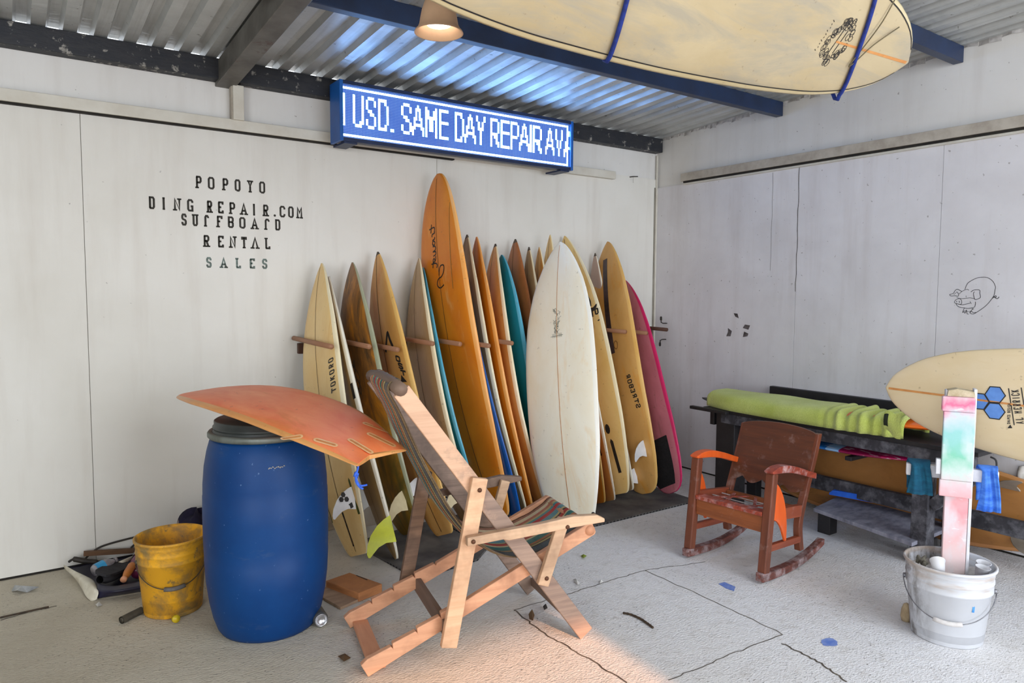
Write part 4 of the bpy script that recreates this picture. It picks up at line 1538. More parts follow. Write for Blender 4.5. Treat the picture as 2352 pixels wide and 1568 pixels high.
# ================================================================== blue drum with the orange board on top
DC = Vector((-3.638, -1.205, 0))
drum = thing('plastic_drum', 'big blue plastic drum with a black lid, under the orange board', 'drum', DC)
t = NT('drum_plastic')
v = t.coord((1, 1, 1))
col = t.ramp(t.noise(v, 3, 5, 0.6), [(0.3, S(2, 62, 120)), (0.7, S(1, 50, 104))])
col = t.mix(t.ramp(t.noise(t.coord((1, 1, 3.0), loc=(2, 2, 2)), 4.5, 6, 0.7), [(0.60, B0), (0.78, (.45, .45, .45, 1))]), col, S(76, 92, 116))
col = t.mix(t.ramp(t.noise(v, 55, 2), [(0.72, B0), (0.76, (.6, .6, .6, 1))]), col, S(110, 140, 176))
t.base(col)
t.bump(t.noise(v, 10, 4), 0.06, 0.004)
M_DRUM = t.set(0.5, 0, 0.28)
m = MB()
prof = [(.0, .012), (.17, .010), (.188, .0), (.198, .004), (.210, .022), (.226, .07), (.240, .14), (.250, .22), (.2555, .32), (.2545, .322), (.257, .40), (.2575, .50), (.256, .592), (.2545, .595), (.254, .64), (.247, .72), (.236, .78), (.224, .822), (.212, .838), (.0, .84)]
m.lathe(prof, 64)
m.build('body', M_DRUM, drum)
m = MB()
m.lathe([(.212, .836), (.226, .836), (.231, .842), (.231, .856), (.226, .862), (.212, .862)], 64)
m.build('lock_ring', plain('ring_galvanised', S(122, 128, 122), S(96, 100, 92), 12, rough=0.5, metal=.5), drum)
m = MB()
m.lathe([(.211, .84), (.211, .862), (.206, .868), (.206, .872), (.210, .876), (.210, .882), (.204, .886), (.204, .905), (.198, .909), (.0, .909)], 64)
m.build('lid', plain('lid_black', S(58, 62, 60), S(40, 44, 42), 10, rough=0.45), drum)
m = MB()
for i in range(9):
    a0 = math.atan2(-.9, -.22) + .03 * i
    m.tube([((.2445) * math.cos(a0), .2445 * math.sin(a0), .738 + .004 * (i % 3)), (.2445 * math.cos(a0 + .02), .2445 * math.sin(a0 + .02), .744 - .003 * (i % 2))], .002, 5)
m.build('moulded_mark', plain('mark_pale', S(196, 190, 176), S(170, 164, 150), 20, rough=0.6), drum)

OB_N, OB_T = Vector((-3.836, -.533, .936)), Vector((-3.388, -1.816, .820))
ob = Board(1.363, .474, .05, .087, 'fish')
ob_w = Vector((.94437, .32529, .04848))
OBF = foam('foam_sanded_red', S(254, 150, 94), S(242, 112, 56), S(220, 120, 36), 0.56, sc=3.4, rough=.45)
OBR = foam('rail_sanded', S(226, 166, 100), S(208, 136, 72), S(160, 110, 60), 0.6)
oo = ob.mesh(rail=.93).build('surfboard', [OBF, OBR])
tag(oo, 'sanded orange fish surfboard lying bottom up on the blue drum', 'surfboard')
z_ = (OB_N - OB_T).normalized()
ob_w = (ob_w - z_ * ob_w.dot(z_)).normalized()
up = z_.cross(ob_w)
if up.z < 0:
    up = -up
y_ = -up                      # bottom (-y) faces up
x_ = y_.cross(z_)
oo.matrix_world = Matrix(((x_.x, y_.x, z_.x, OB_T.x), (x_.y, y_.y, z_.y, OB_T.y), (x_.z, y_.z, z_.z, OB_T.z), (0, 0, 0, 1)))
OS = 1 if x_.dot(Vector((1, .3, 0))) > 0 else -1     # +x local towards the right of the photograph
M_PLUG = plain('fin_plug_cream', S(248, 200, 144), S(236, 178, 118), 20, rough=0.5)


def oloc(px, py):
    """local x, z of the photographed point on the board's upper face"""
    inv = oo.matrix_world.inverted()
    c = inv @ CAM
    d = (inv @ at(px, py, 2, 0.5)) - c
    x = z = 0
    yv = -.06
    for _ in range(8):
        k = (yv - c.y) / d.y
        x, z = c.x + d.x * k, c.z + d.z * k
        yv = ob.y(max(-.22, min(.22, x)), min(max(z / ob.L, 0.01), .99), -1)
    return x, z


for (a, b) in (((652, 993), (688, 1014)), ((728, 1013), (768, 1040)), ((806, 1012), (850, 1039)), ((850, 998), (902, 1023)), ((840, 973), (886, 991))):
    pa, pb = Vector(oloc(*a)), Vector(oloc(*b))
    d = (pb - pa).normalized()
    n2 = Vector((-d.y, d.x))
    w = .0135
    ring_o, ring_i = [], []
    for q, s0 in ((pb, -PI / 2), (pa, PI / 2)):
        for k in range(7):
            an = s0 + PI * k / 6
            e = d * math.cos(an) + n2 * math.sin(an)
            ring_o.append(q + e * w)
            ring_i.append(q + e * w * .42)
    m = MB()
    n = len(ring_o)
    vs = [ob.pt(p.x, p.y, -1, .002) for p in ring_o] + [ob.pt(p.x, p.y, -1, .002) for p in ring_i]
    m.add(vs, [(i, (i + 1) % n, n + (i + 1) % n, n + i) for i in range(n)])
    m.build('fin_plug', M_PLUG, oo)
    m = MB()
    ob.patch(-1, [(p.x, p.y) for p in ring_i], .0012, m)
    m.build('fin_plug_slot', plain('plug_slot', S(222, 150, 84), S(196, 122, 62), 20, rough=0.6), oo)
m = MB()
p = OB_T + Vector((.02, .06, -.0))
ax, az = oloc(822, 1064)
base = oo.matrix_world @ Vector((ax, ob.mid(.05), max(az, .03)))
base = at(823, 1066, 1, base.y + .02)
q = lambda x, y: at(x, y, 1, base.y)
m.tube(smooth_path([q(824, 1062), q(822, 1075), q(818, 1090)], 4), .004, 8)
m.tube(circle2(0, 0, .008, None, 10) and [q(815, 1085), q(822, 1088), q(820, 1096), q(814, 1093), q(816, 1087)], .005, 8)
m.tube(smooth_path([q(818, 1092), q(820, 1105), q(828, 1115), q(843, 1113)], 4), .004, 8)
m.tube(smooth_path([q(817, 1092), q(818, 1106), q(826, 1118), q(834, 1122)], 4), .004, 8)
o = m.build('leash_string', plain('blue_cord', S(26, 80, 190), S(60, 110, 220), 90, rough=0.7))
tag(o, 'knotted bright blue cord hanging from the orange fish board tail', 'cord')

# ================================================================== buckets


def bucket(name, label, c, h, rt, rb, mat, grip, group=None, lean=0.0):
    b = thing(name, label, 'bucket', c)
    m = MB()
    pr = [(.0, .006), (rb - .012, .006), (rb - .004, .0), (rb, .004)]
    zb = h - .105
    rz = lambda z: rb + (rt - rb) * z / h
    pr += [(rz(zb), zb), (rz(zb) + .006, zb + .002), (rz(zb) + .007, zb + .010), (rz(zb) + .004, zb + .036), (rz(zb) + .008, zb + .040), (rz(zb) + .008, zb + .048), (rz(zb) + .004, zb + .066), (rz(zb) + .008, zb + .070), (rz(zb) + .008, zb + .078), (rz(h) + .002, h - .012), (rz(h) + .006, h - .010), (rz(h) + .006, h - .002), (rz(h) + .003, h), (rz(h) - .002, h)]
    pr += [(rz(h) - .004, h - .01), (rb + .002, .02), (.0, .014)]
    m.lathe(pr, 56)
    m.build('pail', mat, b)
    return b, rz


M_YB = NT('yellow_bucket')
t = M_YB
v = t.coord((1, 1, 1))
nz = t.noise(v, 6, 6, 0.68, 0.5)
col = t.ramp(nz, [(0.44, S(236, 172, 36)), (0.53, S(196, 144, 52)), (0.64, S(142, 118, 70))])
col = t.mix(t.ramp(t.noise(t.coord((1, 1, 1), loc=(5, 5, 1)), 16, 5, 0.7), [(0.60, B0), (0.68, (.8, .8, .8, 1))]), col, S(110, 98, 74))
t.base(col)
t.bump(nz, 0.2, 0.004)
M_YB = t.set(0.6)
yb, rz = bucket('bucket', 'muddy yellow bucket standing left of the blue drum', (-3.955, -.815, 0), .345, .150, .122, M_YB, None)
M_WIRE = plain('handle_wire', S(96, 88, 74), S(70, 64, 54), 30, rough=0.5, metal=.6)


def bail(b, rt, z0, drop, az, half, mat, grip_mat, tilt=0.0, glen=.10):
    """wire handle hanging down on the side az"""
    m = MB()
    pts = []
    n = 28
    for i in range(n + 1):
        k = i / n
        a = az - half + 2 * half * k
        z = z0 - drop * math.sin(PI * k) ** .8
        r = rt + .012 + .004 * math.sin(PI * k) - .10 * (z0 - z) * .8
        pts.append((r * math.cos(a), r * math.sin(a), z + tilt * (k - .5)))
    m.tube(pts, .0022, 6)
    o = m.build('handle', mat, b)
    g = MB()
    i0, i1 = int(n * (.5 - glen)), int(n * (.5 + glen)) + 1
    g.tube(pts[i0:i1 + 1], .0095, 10)
    g.build('grip', grip_mat, o)
    for a in (az - half, az + half):
        e = MB()
        e.lathe([(0, -.004), (.010, -.004), (.010, .006), (0, .006)], 12)
        c = e.build('handle_ear', mat, b)
        c.location = ((rt + .006) * math.cos(a), (rt + .006) * math.sin(a), z0)
        c.rotation_euler = (PI / 2, 0, a + PI / 2)


AZC = math.atan2(CAM.y + .8, CAM.x + 3.95)
bail(yb, .140, .250, .105, AZC + .05, 1.35, M_WIRE, plain('grip_grey', S(110, 104, 100), S(82, 78, 74), 20, rough=0.8), .02)

t = NT('white_bucket')
v = t.coord((1, 1, 1))
sep = t.n('SeparateXYZ')
t.link(v, sep.inputs[0])
side = t.n('MapRange')
side.inputs[1].default_value, side.inputs[2].default_value = -.02, .10
t.link(sep.outputs[1], side.inputs[0])
sm = t.n('Math', operation='MULTIPLY')
t.link(side.outputs[0], sm.inputs[0])
t.link(t.ramp(t.noise(t.coord((9, 9, 4)), 2.2, 6, 0.7), [(0.42, B0), (0.62, W1)]), sm.inputs[1])
col = t.ramp(t.noise(v, 5, 4), [(0.3, S(222, 224, 228)), (0.7, S(206, 208, 212))])
col = t.mix(sm.outputs[0], col, S(118, 112, 106))
top = t.n('MapRange')
top.inputs[1].default_value, top.inputs[2].default_value = .235, .25
t.link(sep.outputs[2], top.inputs[0])
m2 = t.n('Math', operation='MULTIPLY')
t.link(top.outputs[0], m2.inputs[0])
t.link(t.ramp(t.noise(t.coord((3, 3, 18)), 2.0, 4), [(0.45, B0), (0.65, (.8, .8, .8, 1))]), m2.inputs[1])
col = t.mix(m2.outputs[0], col, S(190, 172, 156))
t.base(col)
M_WB = t.set(0.5)
WBC = Vector((-1.300, -2.955, 0))
wb, rz = bucket('bucket', 'dusty white bucket holding the painted stand at the right', WBC, .325, .166, .134, M_WB, None)
bail(wb, .158, .232, .118, math.atan2(CAM.y - WBC.y, CAM.x - WBC.x) + .02, 1.45, plain('bail_steel', S(150, 150, 154), S(120, 120, 124), 30, rough=0.4, metal=.7), plain('grip_white', S(226, 222, 218), S(206, 200, 196), 30, rough=0.6), -.01, .085)
m = MB()
AZD = math.atan2(CAM.y - WBC.y, CAM.x - WBC.x) + .62
m.ribbon(smooth_path([(0, 0), (.002, .02), (-.002, .04), (.001, .058)], 4), .011, lambda u, w: (.1525 * math.cos(AZD + u * 6), .1525 * math.sin(AZD + u * 6), .165 + w))
m.build('paint_drip', plain('blue_drip', S(40, 120, 190), S(80, 150, 210), 40, rough=0.5), wb)
# hardened filler and rubbish inside the bucket
m = MB()
rnd = random.Random(11)
rings = 7
vs = [(0, 0, .262)]
for r in range(1, rings + 1):
    for k in range(24):
        a = 2 * PI * k / 24
        rr = .152 * r / rings
        vs.append((rr * math.cos(a), rr * math.sin(a), .262 + rnd.uniform(-.012, .016)))
fs = [(0, 1 + k, 1 + (k + 1) % 24) for k in range(24)]
for r in range(rings - 1):
    for k in range(24):
        a, b = 1 + r * 24 + k, 1 + r * 24 + (k + 1) % 24
        fs.append((a, a + 24, b + 24, b))
m.add(vs, fs, 0, True)
m.build('filler', plain('filler_dusty', S(214, 210, 206), S(176, 170, 164), 22, rough=0.95, bump=.7, spots=(S(70, 64, 58), 30, .64)), wb)


def rel_obj(m, name, mat, p, label, cat, rot=(0, 0, 0), group=None, **kw):
    o = m.build(name, mat, None, **kw)
    o.location = p
    o.rotation_euler = rot
    return tag(o, label, cat, group)


cup = thing('plastic_cup', 'white plastic cup lying in the white bucket, front left', 'cup', WBC + Vector((-.105, -.005, .300)))
cup.rotation_euler = (0.9, 0.2, 2.0)
m = MB()
m.lathe([(.0, 0), (.022, 0), (.028, .05), (.030, .05), (.030, .053), (.027, .053), (.021, .003), (.0, .003)], 20)
m.build('cup', plain('cup_white', S(236, 236, 238), S(224, 224, 226), 10, rough=0.4), cup)
for i, (dx, dy, lab) in enumerate(((.0, -.118, 'clear plastic cup standing in the white bucket beside the post'), (.062, -.098, 'clear plastic cup in the white bucket, right of the other one'))):
    m = MB()
    m.lathe([(.0, 0), (.020, 0), (.027, .055), (.029, .056), (.026, .056), (.019, .003), (.0, .003)], 20)
    rel_obj(m, 'plastic_cup', plain('cup_clear', S(212, 212, 216), S(190, 190, 194), 16, rough=0.25), WBC + Vector((dx, dy, .280)), lab, 'cup', (0.15, -.1 * i, 0))
m = MB()
m.lathe([(.0, 0), (.05, 0), (.053, .004), (.048, .009), (.02, .012), (.0, .012)], 28)  # a plastic lid, stuck in edgewise
rel_obj(m, 'plastic_lid', plain('lid_white', S(230, 230, 234), S(206, 206, 212), 14, rough=0.35), WBC + Vector((.105, .045, .330)), 'pale plastic lid stuck upright at the back of the white bucket', 'dish', (1.15, 0, 0.9))
m = MB()
for k in range(7):
    m.tube([(rnd.uniform(-.03, .03), rnd.uniform(-.02, .02), rnd.uniform(0, .01)), (rnd.uniform(-.03, .03), rnd.uniform(-.02, .02), rnd.uniform(.015, .035)), (rnd.uniform(-.03, .03), rnd.uniform(-.02, .02), rnd.uniform(0, .01))], .008, 6)
rel_obj(m, 'rag', plain('rag_grey', S(128, 122, 108), S(92, 88, 78), 30, rough=.95), WBC + Vector((-.045, .095, .285)), 'crumpled grey rag at the back left inside the white bucket', 'rag')
m = MB()
m.tube(smooth_path([(0, 0, 0), (.03, .02, .02), (.03, .035, .05), (.01, .03, .08)], 4), [.02] * 4 * 3 + [.018], 8)
m = MB()
m.lathe([(.0, 0), (.018, .003), (.023, .025), (.020, .055), (.012, .078), (.0, .085)], 14)
rel_obj(m, 'stone', plain('stone_tan', S(186, 164, 130), S(150, 130, 100), 20, rough=.95, bump=.5), at(2092, 1432, 2, 0.0) + Vector((.008, .025, 0)), 'small tan stone leaning at the left foot of the white bucket', 'stone')

# ================================================================== painted sanding stand in the white bucket
PC = Vector((-1.262, -2.955, 0))
vd = Vector((CAM.x - PC.x, CAM.y - PC.y, 0)).normalized()      # towards the viewer
prz = math.atan2(vd.y, vd.x) + PI / 2 + 0.10
st = thing('sanding_stand', 'paint splashed wooden post with padded head standing in the white bucket', 'stand', PC + Vector((0, 0, .255)), prz)
t = NT('stand_paint')
v = t.coord((1, 1, 1))
sep = t.n('SeparateXYZ')
t.link(v, sep.inputs[0])
nz = t.noise(t.coord((6, 6, 6)), 2.0, 4, 0.6)
mr = t.n('MapRange')
mr.inputs[1].default_value, mr.inputs[2].default_value = 0.0, 0.82
t.link(sep.outputs[2], mr.inputs[0])
ma = t.n('Math', operation='MULTIPLY_ADD')
ma.inputs[1].default_value = 0.16
t.link(nz, ma.inputs[0])
sb = t.n('Math', operation='SUBTRACT')
sb.inputs[1].default_value = 0.08
t.link(mr.outputs[0], ma.inputs[2])
t.link(ma.outputs[0], sb.inputs[0])
col = t.ramp(sb.outputs[0], [(0.0, S(232, 216, 214)), (0.16, S(234, 196, 196)), (0.34, S(236, 158, 164)), (0.42, S(236, 178, 182)), (0.50, S(226, 198, 202)), (0.56, S(206, 222, 216)), (0.64, S(132, 204, 176)), (0.74, S(152, 208, 206)), (0.83, S(206, 214, 220)), (0.89, S(240, 112, 150)), (0.97, S(228, 214, 214))])
bl = t.ramp(t.noise(t.coord((7, 7, 4), loc=(1, 4, 2)), 1.6, 3), [(0.48, B0), (0.66, (.7, .7, .7, 1))])
col = t.mix(bl, col, S(222, 226, 230))
col = t.mix(t.ramp(t.noise(t.coord((20, 20, 50), rot=(0, .7, 0)), 1.0, 3), [(.66, B0), (.72, (.6, .6, .6, 1))]), col, S(238, 238, 240))
t.base(col)
t.bump(nz, 0.3, .006)
M_STAND = t.set(0.7)
M_SWH = plain('stand_white_paint', S(232, 232, 236), S(214, 214, 220), 14, rough=.7, bump=.3)
m = MB()
m.box((-.046, -.024, 0.0), (.040, .024, .42))
m.build('post', M_STAND, st, .003)
m = MB()
m.box((.0405, -.026, .005), (.052, .030, .80))
m.build('side_batten', M_SWH, st, .002)
m = MB()
m.box((-.070, -.052, .345), (.048, -.0245, .415))
m.build('head_block', M_STAND, st, .004)
m = MB()
m.box((-.066, -.054, .4155), (.047, -.0245, .705))
m.build('head_panel', M_STAND, st, .004)
m = MB()
m.box((-.074, -.060, .7055), (.044, -.0245, .768))
m.build('head_cap', M_STAND, st, .006)
m = MB()
m.box((-.060, -.024, .4205), (.040, .030, .79))
m.build('backing', M_SWH, st, .003)
m = MB()
m.prism([(-.055, .769), (.044, .769), (.040, .790), (-.02, .800), (-.052, .792)], lambda u, w, t_: (u, t_, w), -.045, .02)
m.build('foam_scrap', plain('foam_scrap', S(214, 200, 172), S(176, 160, 124), 30, rough=.95, bump=.8), st)
m = MB()
m.box((-.085, -.048, .435), (-.0665, -.020, .50))
m.build('side_block', M_SWH, st, .003)
m = MB()
m.box((-.19, .032, .40), (.15, .066, .452))
m.build('cross_arm', M_SWH, st, .004)
m = MB()
m.box((-.035, .0665, .405), (.035, .23, .452))
m.build('rest_block', M_SWH, st, .004)

# cloths hung over the cross arm


def hung_cloth(name, label, x0, x1, ztop, drop_f, drop_b, mat, seed):
    rnd = random.Random(seed)
    m = MB()
    ph_ = rnd.uniform(0, 6)

    def f(a, b):
        x = x0 + (x1 - x0) * a
        path = b * (drop_f + drop_b + .06)
        wr = .007 * math.sin(a * 9 + ph_ + b * 3) + .004 * math.sin(a * 21 + b * 5)
        if path < drop_f:
            return (x + .012 * math.sin(b * 4 + a * 2), .028 - .014 + wr - .01, ztop - drop_f + path)
        if path < drop_f + .06:
            an = PI * (path - drop_f) / .06
            return (x, .049 - .026 * math.cos(an) + wr * .3, ztop + .018 * math.sin(an))
        return (x, .078 + wr, ztop - (path - drop_f - .06))
    m.grid(f, 16, 22)
    o = m.build(name, mat)
    o.matrix_world = Matrix.Translation(PC + Vector((0, 0, .255))) @ Matrix.Rotation(prz, 4, 'Z')
    so_ = o.modifiers.new('thickness', 'SOLIDIFY')
    so_.thickness = .006
    return tag(o, label, 'cloth')


M_BCL = plain('cloth_blue', S(86, 142, 226), S(44, 100, 204), 14, (1, 1, 3), .95, 0, .5)
M_TCL = plain('cloth_teal', S(22, 96, 124), S(14, 70, 98), 14, (1, 1, 3), .95, 0, .5)
hung_cloth('rag', 'bright blue dusty cloth hanging right of the painted post', .075, .145, .456, .17, .14, M_BCL, 3)
hung_cloth('rag', 'dark teal cloth hanging left of the painted post', -.185, -.10, .456, .13, .12, M_TCL, 8)

# ================================================================== board on the stand
bs = Board(1.75, .49, .06, .035, 'egg')
bs.ts, bs.hs = [0, .01, .05, .15, .3, .5, .65, .8, .9, .95, .985, .996, 1], [.2, .3, .5, .8, .95, 1, .98, .86, .66, .46, .24, .10, .02]
BSF = foam('foam_ivory', S(228, 210, 176), S(220, 198, 156), S(214, 186, 138), 0.62, rough=.4)
os_ = bs.mesh(rail=.97).build('surfboard', [BSF, BSF])
tag(os_, 'ivory surfboard with three blue hexagons propped on the painted stand', 'surfboard')
XS = -1.105
ns = at(2036, 890, 0, XS)
tl_dir = (at(2352, 932, 0, XS - .0) - ns).normalized()
zz_ = -tl_dir
yy_ = Vector((-1, 0, 0))
yy_ = (yy_ - zz_ * yy_.dot(zz_)).normalized()
xx_ = yy_.cross(zz_)
tt_ = ns - zz_ * bs.L
os_.matrix_world = Matrix(((xx_.x, yy_.x, zz_.x, tt_.x), (xx_.y, yy_.y, zz_.y, tt_.y), (xx_.z, yy_.z, zz_.z, tt_.z), (0, 0, 0, 1)))


def sloc(px, py):
    inv = os_.matrix_world.inverted()
    c = inv @ CAM
    d = (inv @ at(px, py, 0, XS)) - c
    yv, x, z = .0, 0, 0
    for _ in range(6):
        k = (yv - c.y) / d.y
        x, z = c.x + d.x * k, c.z + d.z * k
        yv = bs.y(max(-.22, min(.22, x)), min(max(z / bs.L, .01), .99), 1)
    return (x, z)


bs.strip(1, 0, bs.L * .5, 0, bs.L * .992, .006, .010, 30).build('stringer', M_STRG_O, os_)
M_HEX = plain('hexagon_blue', S(104, 152, 222), S(92, 138, 210), 20, rough=.4)
for poly in ([(1075, 722), (1140, 638), (1258, 652), (1318, 745), (1255, 835), (1135, 824)], [(1268, 655), (1330, 562), (1448, 570), (1515, 672), (1445, 756), (1325, 748)], [(1258, 845), (1325, 758), (1440, 768), (1510, 868), (1442, 955), (1325, 940)]):
    pl = [sloc(2020 + x / 5.226, 780 + y / 5.226) for x, y in poly]
    m = MB()
    bs.patch(1, pl, .0012, m)
    e = m.build('hexagon', M_HEX, os_)
    m = MB()
    m.ribbon(pl, .0042, bs.ink(1, .0020), closed=True)
    m.build('hexagon_outline', M_BLACK, e)
m = MB()
pa, pb = Vector(sloc(2020 + 1690 / 5.226, 780 + 1010 / 5.226)), Vector(sloc(2020 + 1625 / 5.226, 780 + 590 / 5.226))
dv = pb - pa
nl = Vector((-dv.y, dv.x)).normalized()
hh = .030
if (os_.matrix_world.to_3x3() @ Vector((nl.x, 0, nl.y))).y < 0:
    nl = -nl                                     # letter tops point to the nose (left)
txt = 'AL MERRICK'
for i, ch in enumerate(txt):
    if ch == ' ':
        continue
    w = dv.length / len(txt)
    letter(m, ch, 0, 0, w * .80, hh, w * .24, lambda u, v, i=i, w=w: bs.pt(*(pa + dv.normalized() * (i * w + u) + nl * (v - hh / 2)), 1, .0016))
for off in (.022, -.024):
    m.ribbon([tuple(pa + nl * off - dv * .03), tuple(pb + nl * off + dv * .03)], .004, bs.ink(1, .0016))
m.build('lettering', M_BLACK, os_)
m = MB()
pa, pb = Vector(sloc(2020 + 1572 / 5.226, 780 + 1010 / 5.226)), Vector(sloc(2020 + 1578 / 5.226, 780 + 760 / 5.226))
dv = pb - pa
for i, ch in enumerate('SHAPES DESIGN'):
    if ch == ' ':
        continue
    w = dv.length / 13
    letter(m, ch, 0, 0, w * .8, .012, .0022, lambda u, v, i=i, w=w: bs.pt(*(pa + dv.normalized() * (i * w + u) + nl * v), 1, .0016))
pq = pa - dv.normalized() * .012
bs.patch(1, [tuple(pq + dv.normalized() * .010), tuple(pq + nl * .010 - dv.normalized() * .006), tuple(pq - nl * .008 - dv.normalized() * .006)], .0016, m)
m.build('small_lettering', M_BLACK, os_)
# black leash hanging under that board
m = MB()
lq = [at(2288, 1058, 0, -1.07), at(2288, 1085, 0, -1.07), at(2284, 1110, 0, -1.07), at(2279, 1147, 0, -1.07)]
m.tube(smooth_path([at(2275, 1049, 0, -1.07)] + lq, 5), [.004] * 10 + [.005] * 6 + [.009] * 5, 8)
o = m.build('leash', plain('leash_black', S(44, 40, 40), S(28, 26, 26), 30, rough=.6))
tag(o, 'black leash cord hanging below the ivory board at the right', 'leash')
# ================================================================== sling deck chair
CB = Vector((-3.482, -1.886, 0))
CA = math.atan2(-.2323, .9726)
M_CH = wood('chair_wood', S(236, 188, 146), S(206, 152, 112), .6, (26, 26, 26), .12)


def chair_wood_dir(name, c1, c2, d):
    """grain drawn along direction d (x, z) of the chair's side"""
    if name in _mc:
        return _mc[name]
    t = NT(name)
    a = math.atan2(d[1], d[0])
    v = t.coord((2.2, 34, 34), rot=(0, a, 0))
    g = t.noise(v, 1.0, 6, .65, .5)
    big = t.noise(t.coord((4, 4, 4)), 1.4, 4, .6)
    col = t.ramp(g, [(.3, c1), (.72, c2)])
    col = t.mix(t.ramp(big, [(.46, B0), (.70, (.85, .85, .85, 1))]), col, tuple(x * .62 for x in c2[:3]) + (1,))
    t.base(col)
    t.bump(g, .15, .003)
    _mc[name] = t.set(.62)
    return _mc[name]


LIGHT1, LIGHT2 = S(236, 194, 154), S(212, 162, 124)
GREY1, GREY2 = S(176, 150, 128), S(136, 112, 94)
M_CA = chair_wood_dir('chair_rail_wood', S(226, 186, 152), S(192, 150, 120), (-.78, 1.085))
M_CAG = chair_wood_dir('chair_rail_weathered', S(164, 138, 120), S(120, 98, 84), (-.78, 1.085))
M_CBw = chair_wood_dir('chair_base_wood', S(226, 170, 132), S(200, 142, 106), (.95, .45))
M_CC = chair_wood_dir('chair_prop_wood', LIGHT1, LIGHT2, (.12, .65))
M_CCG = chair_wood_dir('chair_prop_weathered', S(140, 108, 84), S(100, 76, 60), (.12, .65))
M_CD = chair_wood_dir('chair_arm_wood', S(220, 184, 148), S(190, 152, 120), (1, .05))
M_CX = wood('chair_cross_wood', S(222, 160, 120), S(190, 128, 92), .6, (30, 2.5, 30))
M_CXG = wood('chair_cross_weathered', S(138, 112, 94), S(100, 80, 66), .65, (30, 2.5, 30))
dc = thing('deck_chair', 'weathered wooden sling deck chair with striped fabric, in the middle of the floor', 'chair', CB, CA)


def cz(mb_pts):
    return mb_pts


def bar(name, p, q, off, wid, thk, mat, par=dc, bev=.004, ext=0.0):
    m = MB()
    P0, Q0 = Vector((p[0], off, p[1])), Vector((q[0], off, q[1]))
    d = (Q0 - P0).normalized()
    m.beam(P0 - d * ext, Q0 + d * ext, thk, wid, (0, 1, 0))
    return m.build(name, mat, par, bev)


NEAR, FAR = 0.0, .478
A0, A1 = (.920, .020), (.140, 1.083)
# long back rails that run down to the front feet
m = MB()
t = NT('chair_rail_two_tone')
v = t.coord((2.2, 34, 34), rot=(0, math.atan2(1.085, -.78), 0))
g = t.noise(v, 1.0, 6, .65, .5)
new = t.ramp(g, [(.3, S(228, 186, 152)), (.72, S(200, 156, 126))])
old = t.ramp(g, [(.3, S(170, 142, 122)), (.72, S(118, 98, 88))])
sep = t.n('SeparateXYZ')
t.link(t.coord((1, 1, 1)), sep.inputs[0])
big = t.noise(t.coord((4, 4, 4)), 2.2, 5, .65)
ma = t.n('Math', operation='MULTIPLY_ADD')
ma.inputs[1].default_value = .5
t.link(big, ma.inputs[0])
t.link(sep.outputs[0], ma.inputs[2])
t.base(t.mix(t.ramp(ma.outputs[0], [(.60, B0), (.74, W1)]), new, old))
t.bump(g, .15, .003)
M_CA2 = t.set(.62)
bar('back_rail', A0, A1, NEAR, .068, .026, M_CA2)
bar('back_rail', (.880, .020), (.128, 1.073), FAR, .064, .026, M_CAG)
# weathered lower half of the near rail shows as a darker plank face
# base rails with notches at the back end


def notched(off, mat):
    p, q = Vector((0.0, .020)), Vector((.965, .462))
    d = (q - p).normalized()
    n = Vector((-d.y, d.x))
    h = .030
    L = (q - p).length
    out = [p - n * h]
    top = []
    k = 0.03
    while k < .43:
        top += [p + d * k + n * (h + .012), p + d * (k + .095) + n * (h + .004), p + d * (k + .098) + n * (h - .008)]
        k += .105
    top += [p + d * .45 + n * h, p + d * (L - .012) + n * h, q + n * (h - .012), q - n * (h - .008), q - d * .01 - n * h]
    pts = [out[0], p + n * (h + .004)] + top
    pts = [pts[0]] + pts[1:]
    m = MB()
    m.prism([(a.x, max(a.y, .001)) for a in pts], lambda u, v, t_: (u, t_, v), off - .013, off + .013)
    return m.build('base_rail', mat, dc, .003)


notched(NEAR + .030, M_CBw)
notched(FAR - .030, M_CBw)
# props that hold the back up, resting in the notches
bar('prop_leg', (.438, .735), (.312, .085), NEAR - .029, .064, .026, M_CC)
bar('prop_leg', (.366, .640), (.268, .112), FAR + .029, .060, .026, M_CCG)
# arms and arm supports
m = MB()
m.prism([(.375, .485), (.52, .495), (.545, .488), (.80, .505), (.965, .512), (.965, .527), (.93, .545), (.82, .552), (.70, .540), (.375, .520)], lambda u, v, t_: (u, t_, v), NEAR - .074, NEAR - .044)
m.build('armrest', M_CD, dc, .004)
m = MB()
m.prism([(.385, .505), (.70, .528), (.845, .545), (.845, .565), (.74, .580), (.60, .562), (.385, .530)], lambda u, v, t_: (u, t_, v), FAR + .044, FAR + .074)
m.build('armrest', M_CXG, dc, .004)
bar('arm_support', (.800, .535), (.706, .270), NEAR - .029, .050, .024, M_CD)
bar('arm_support', (.752, .560), (.690, .35), FAR + .029, .046, .024, M_CD)
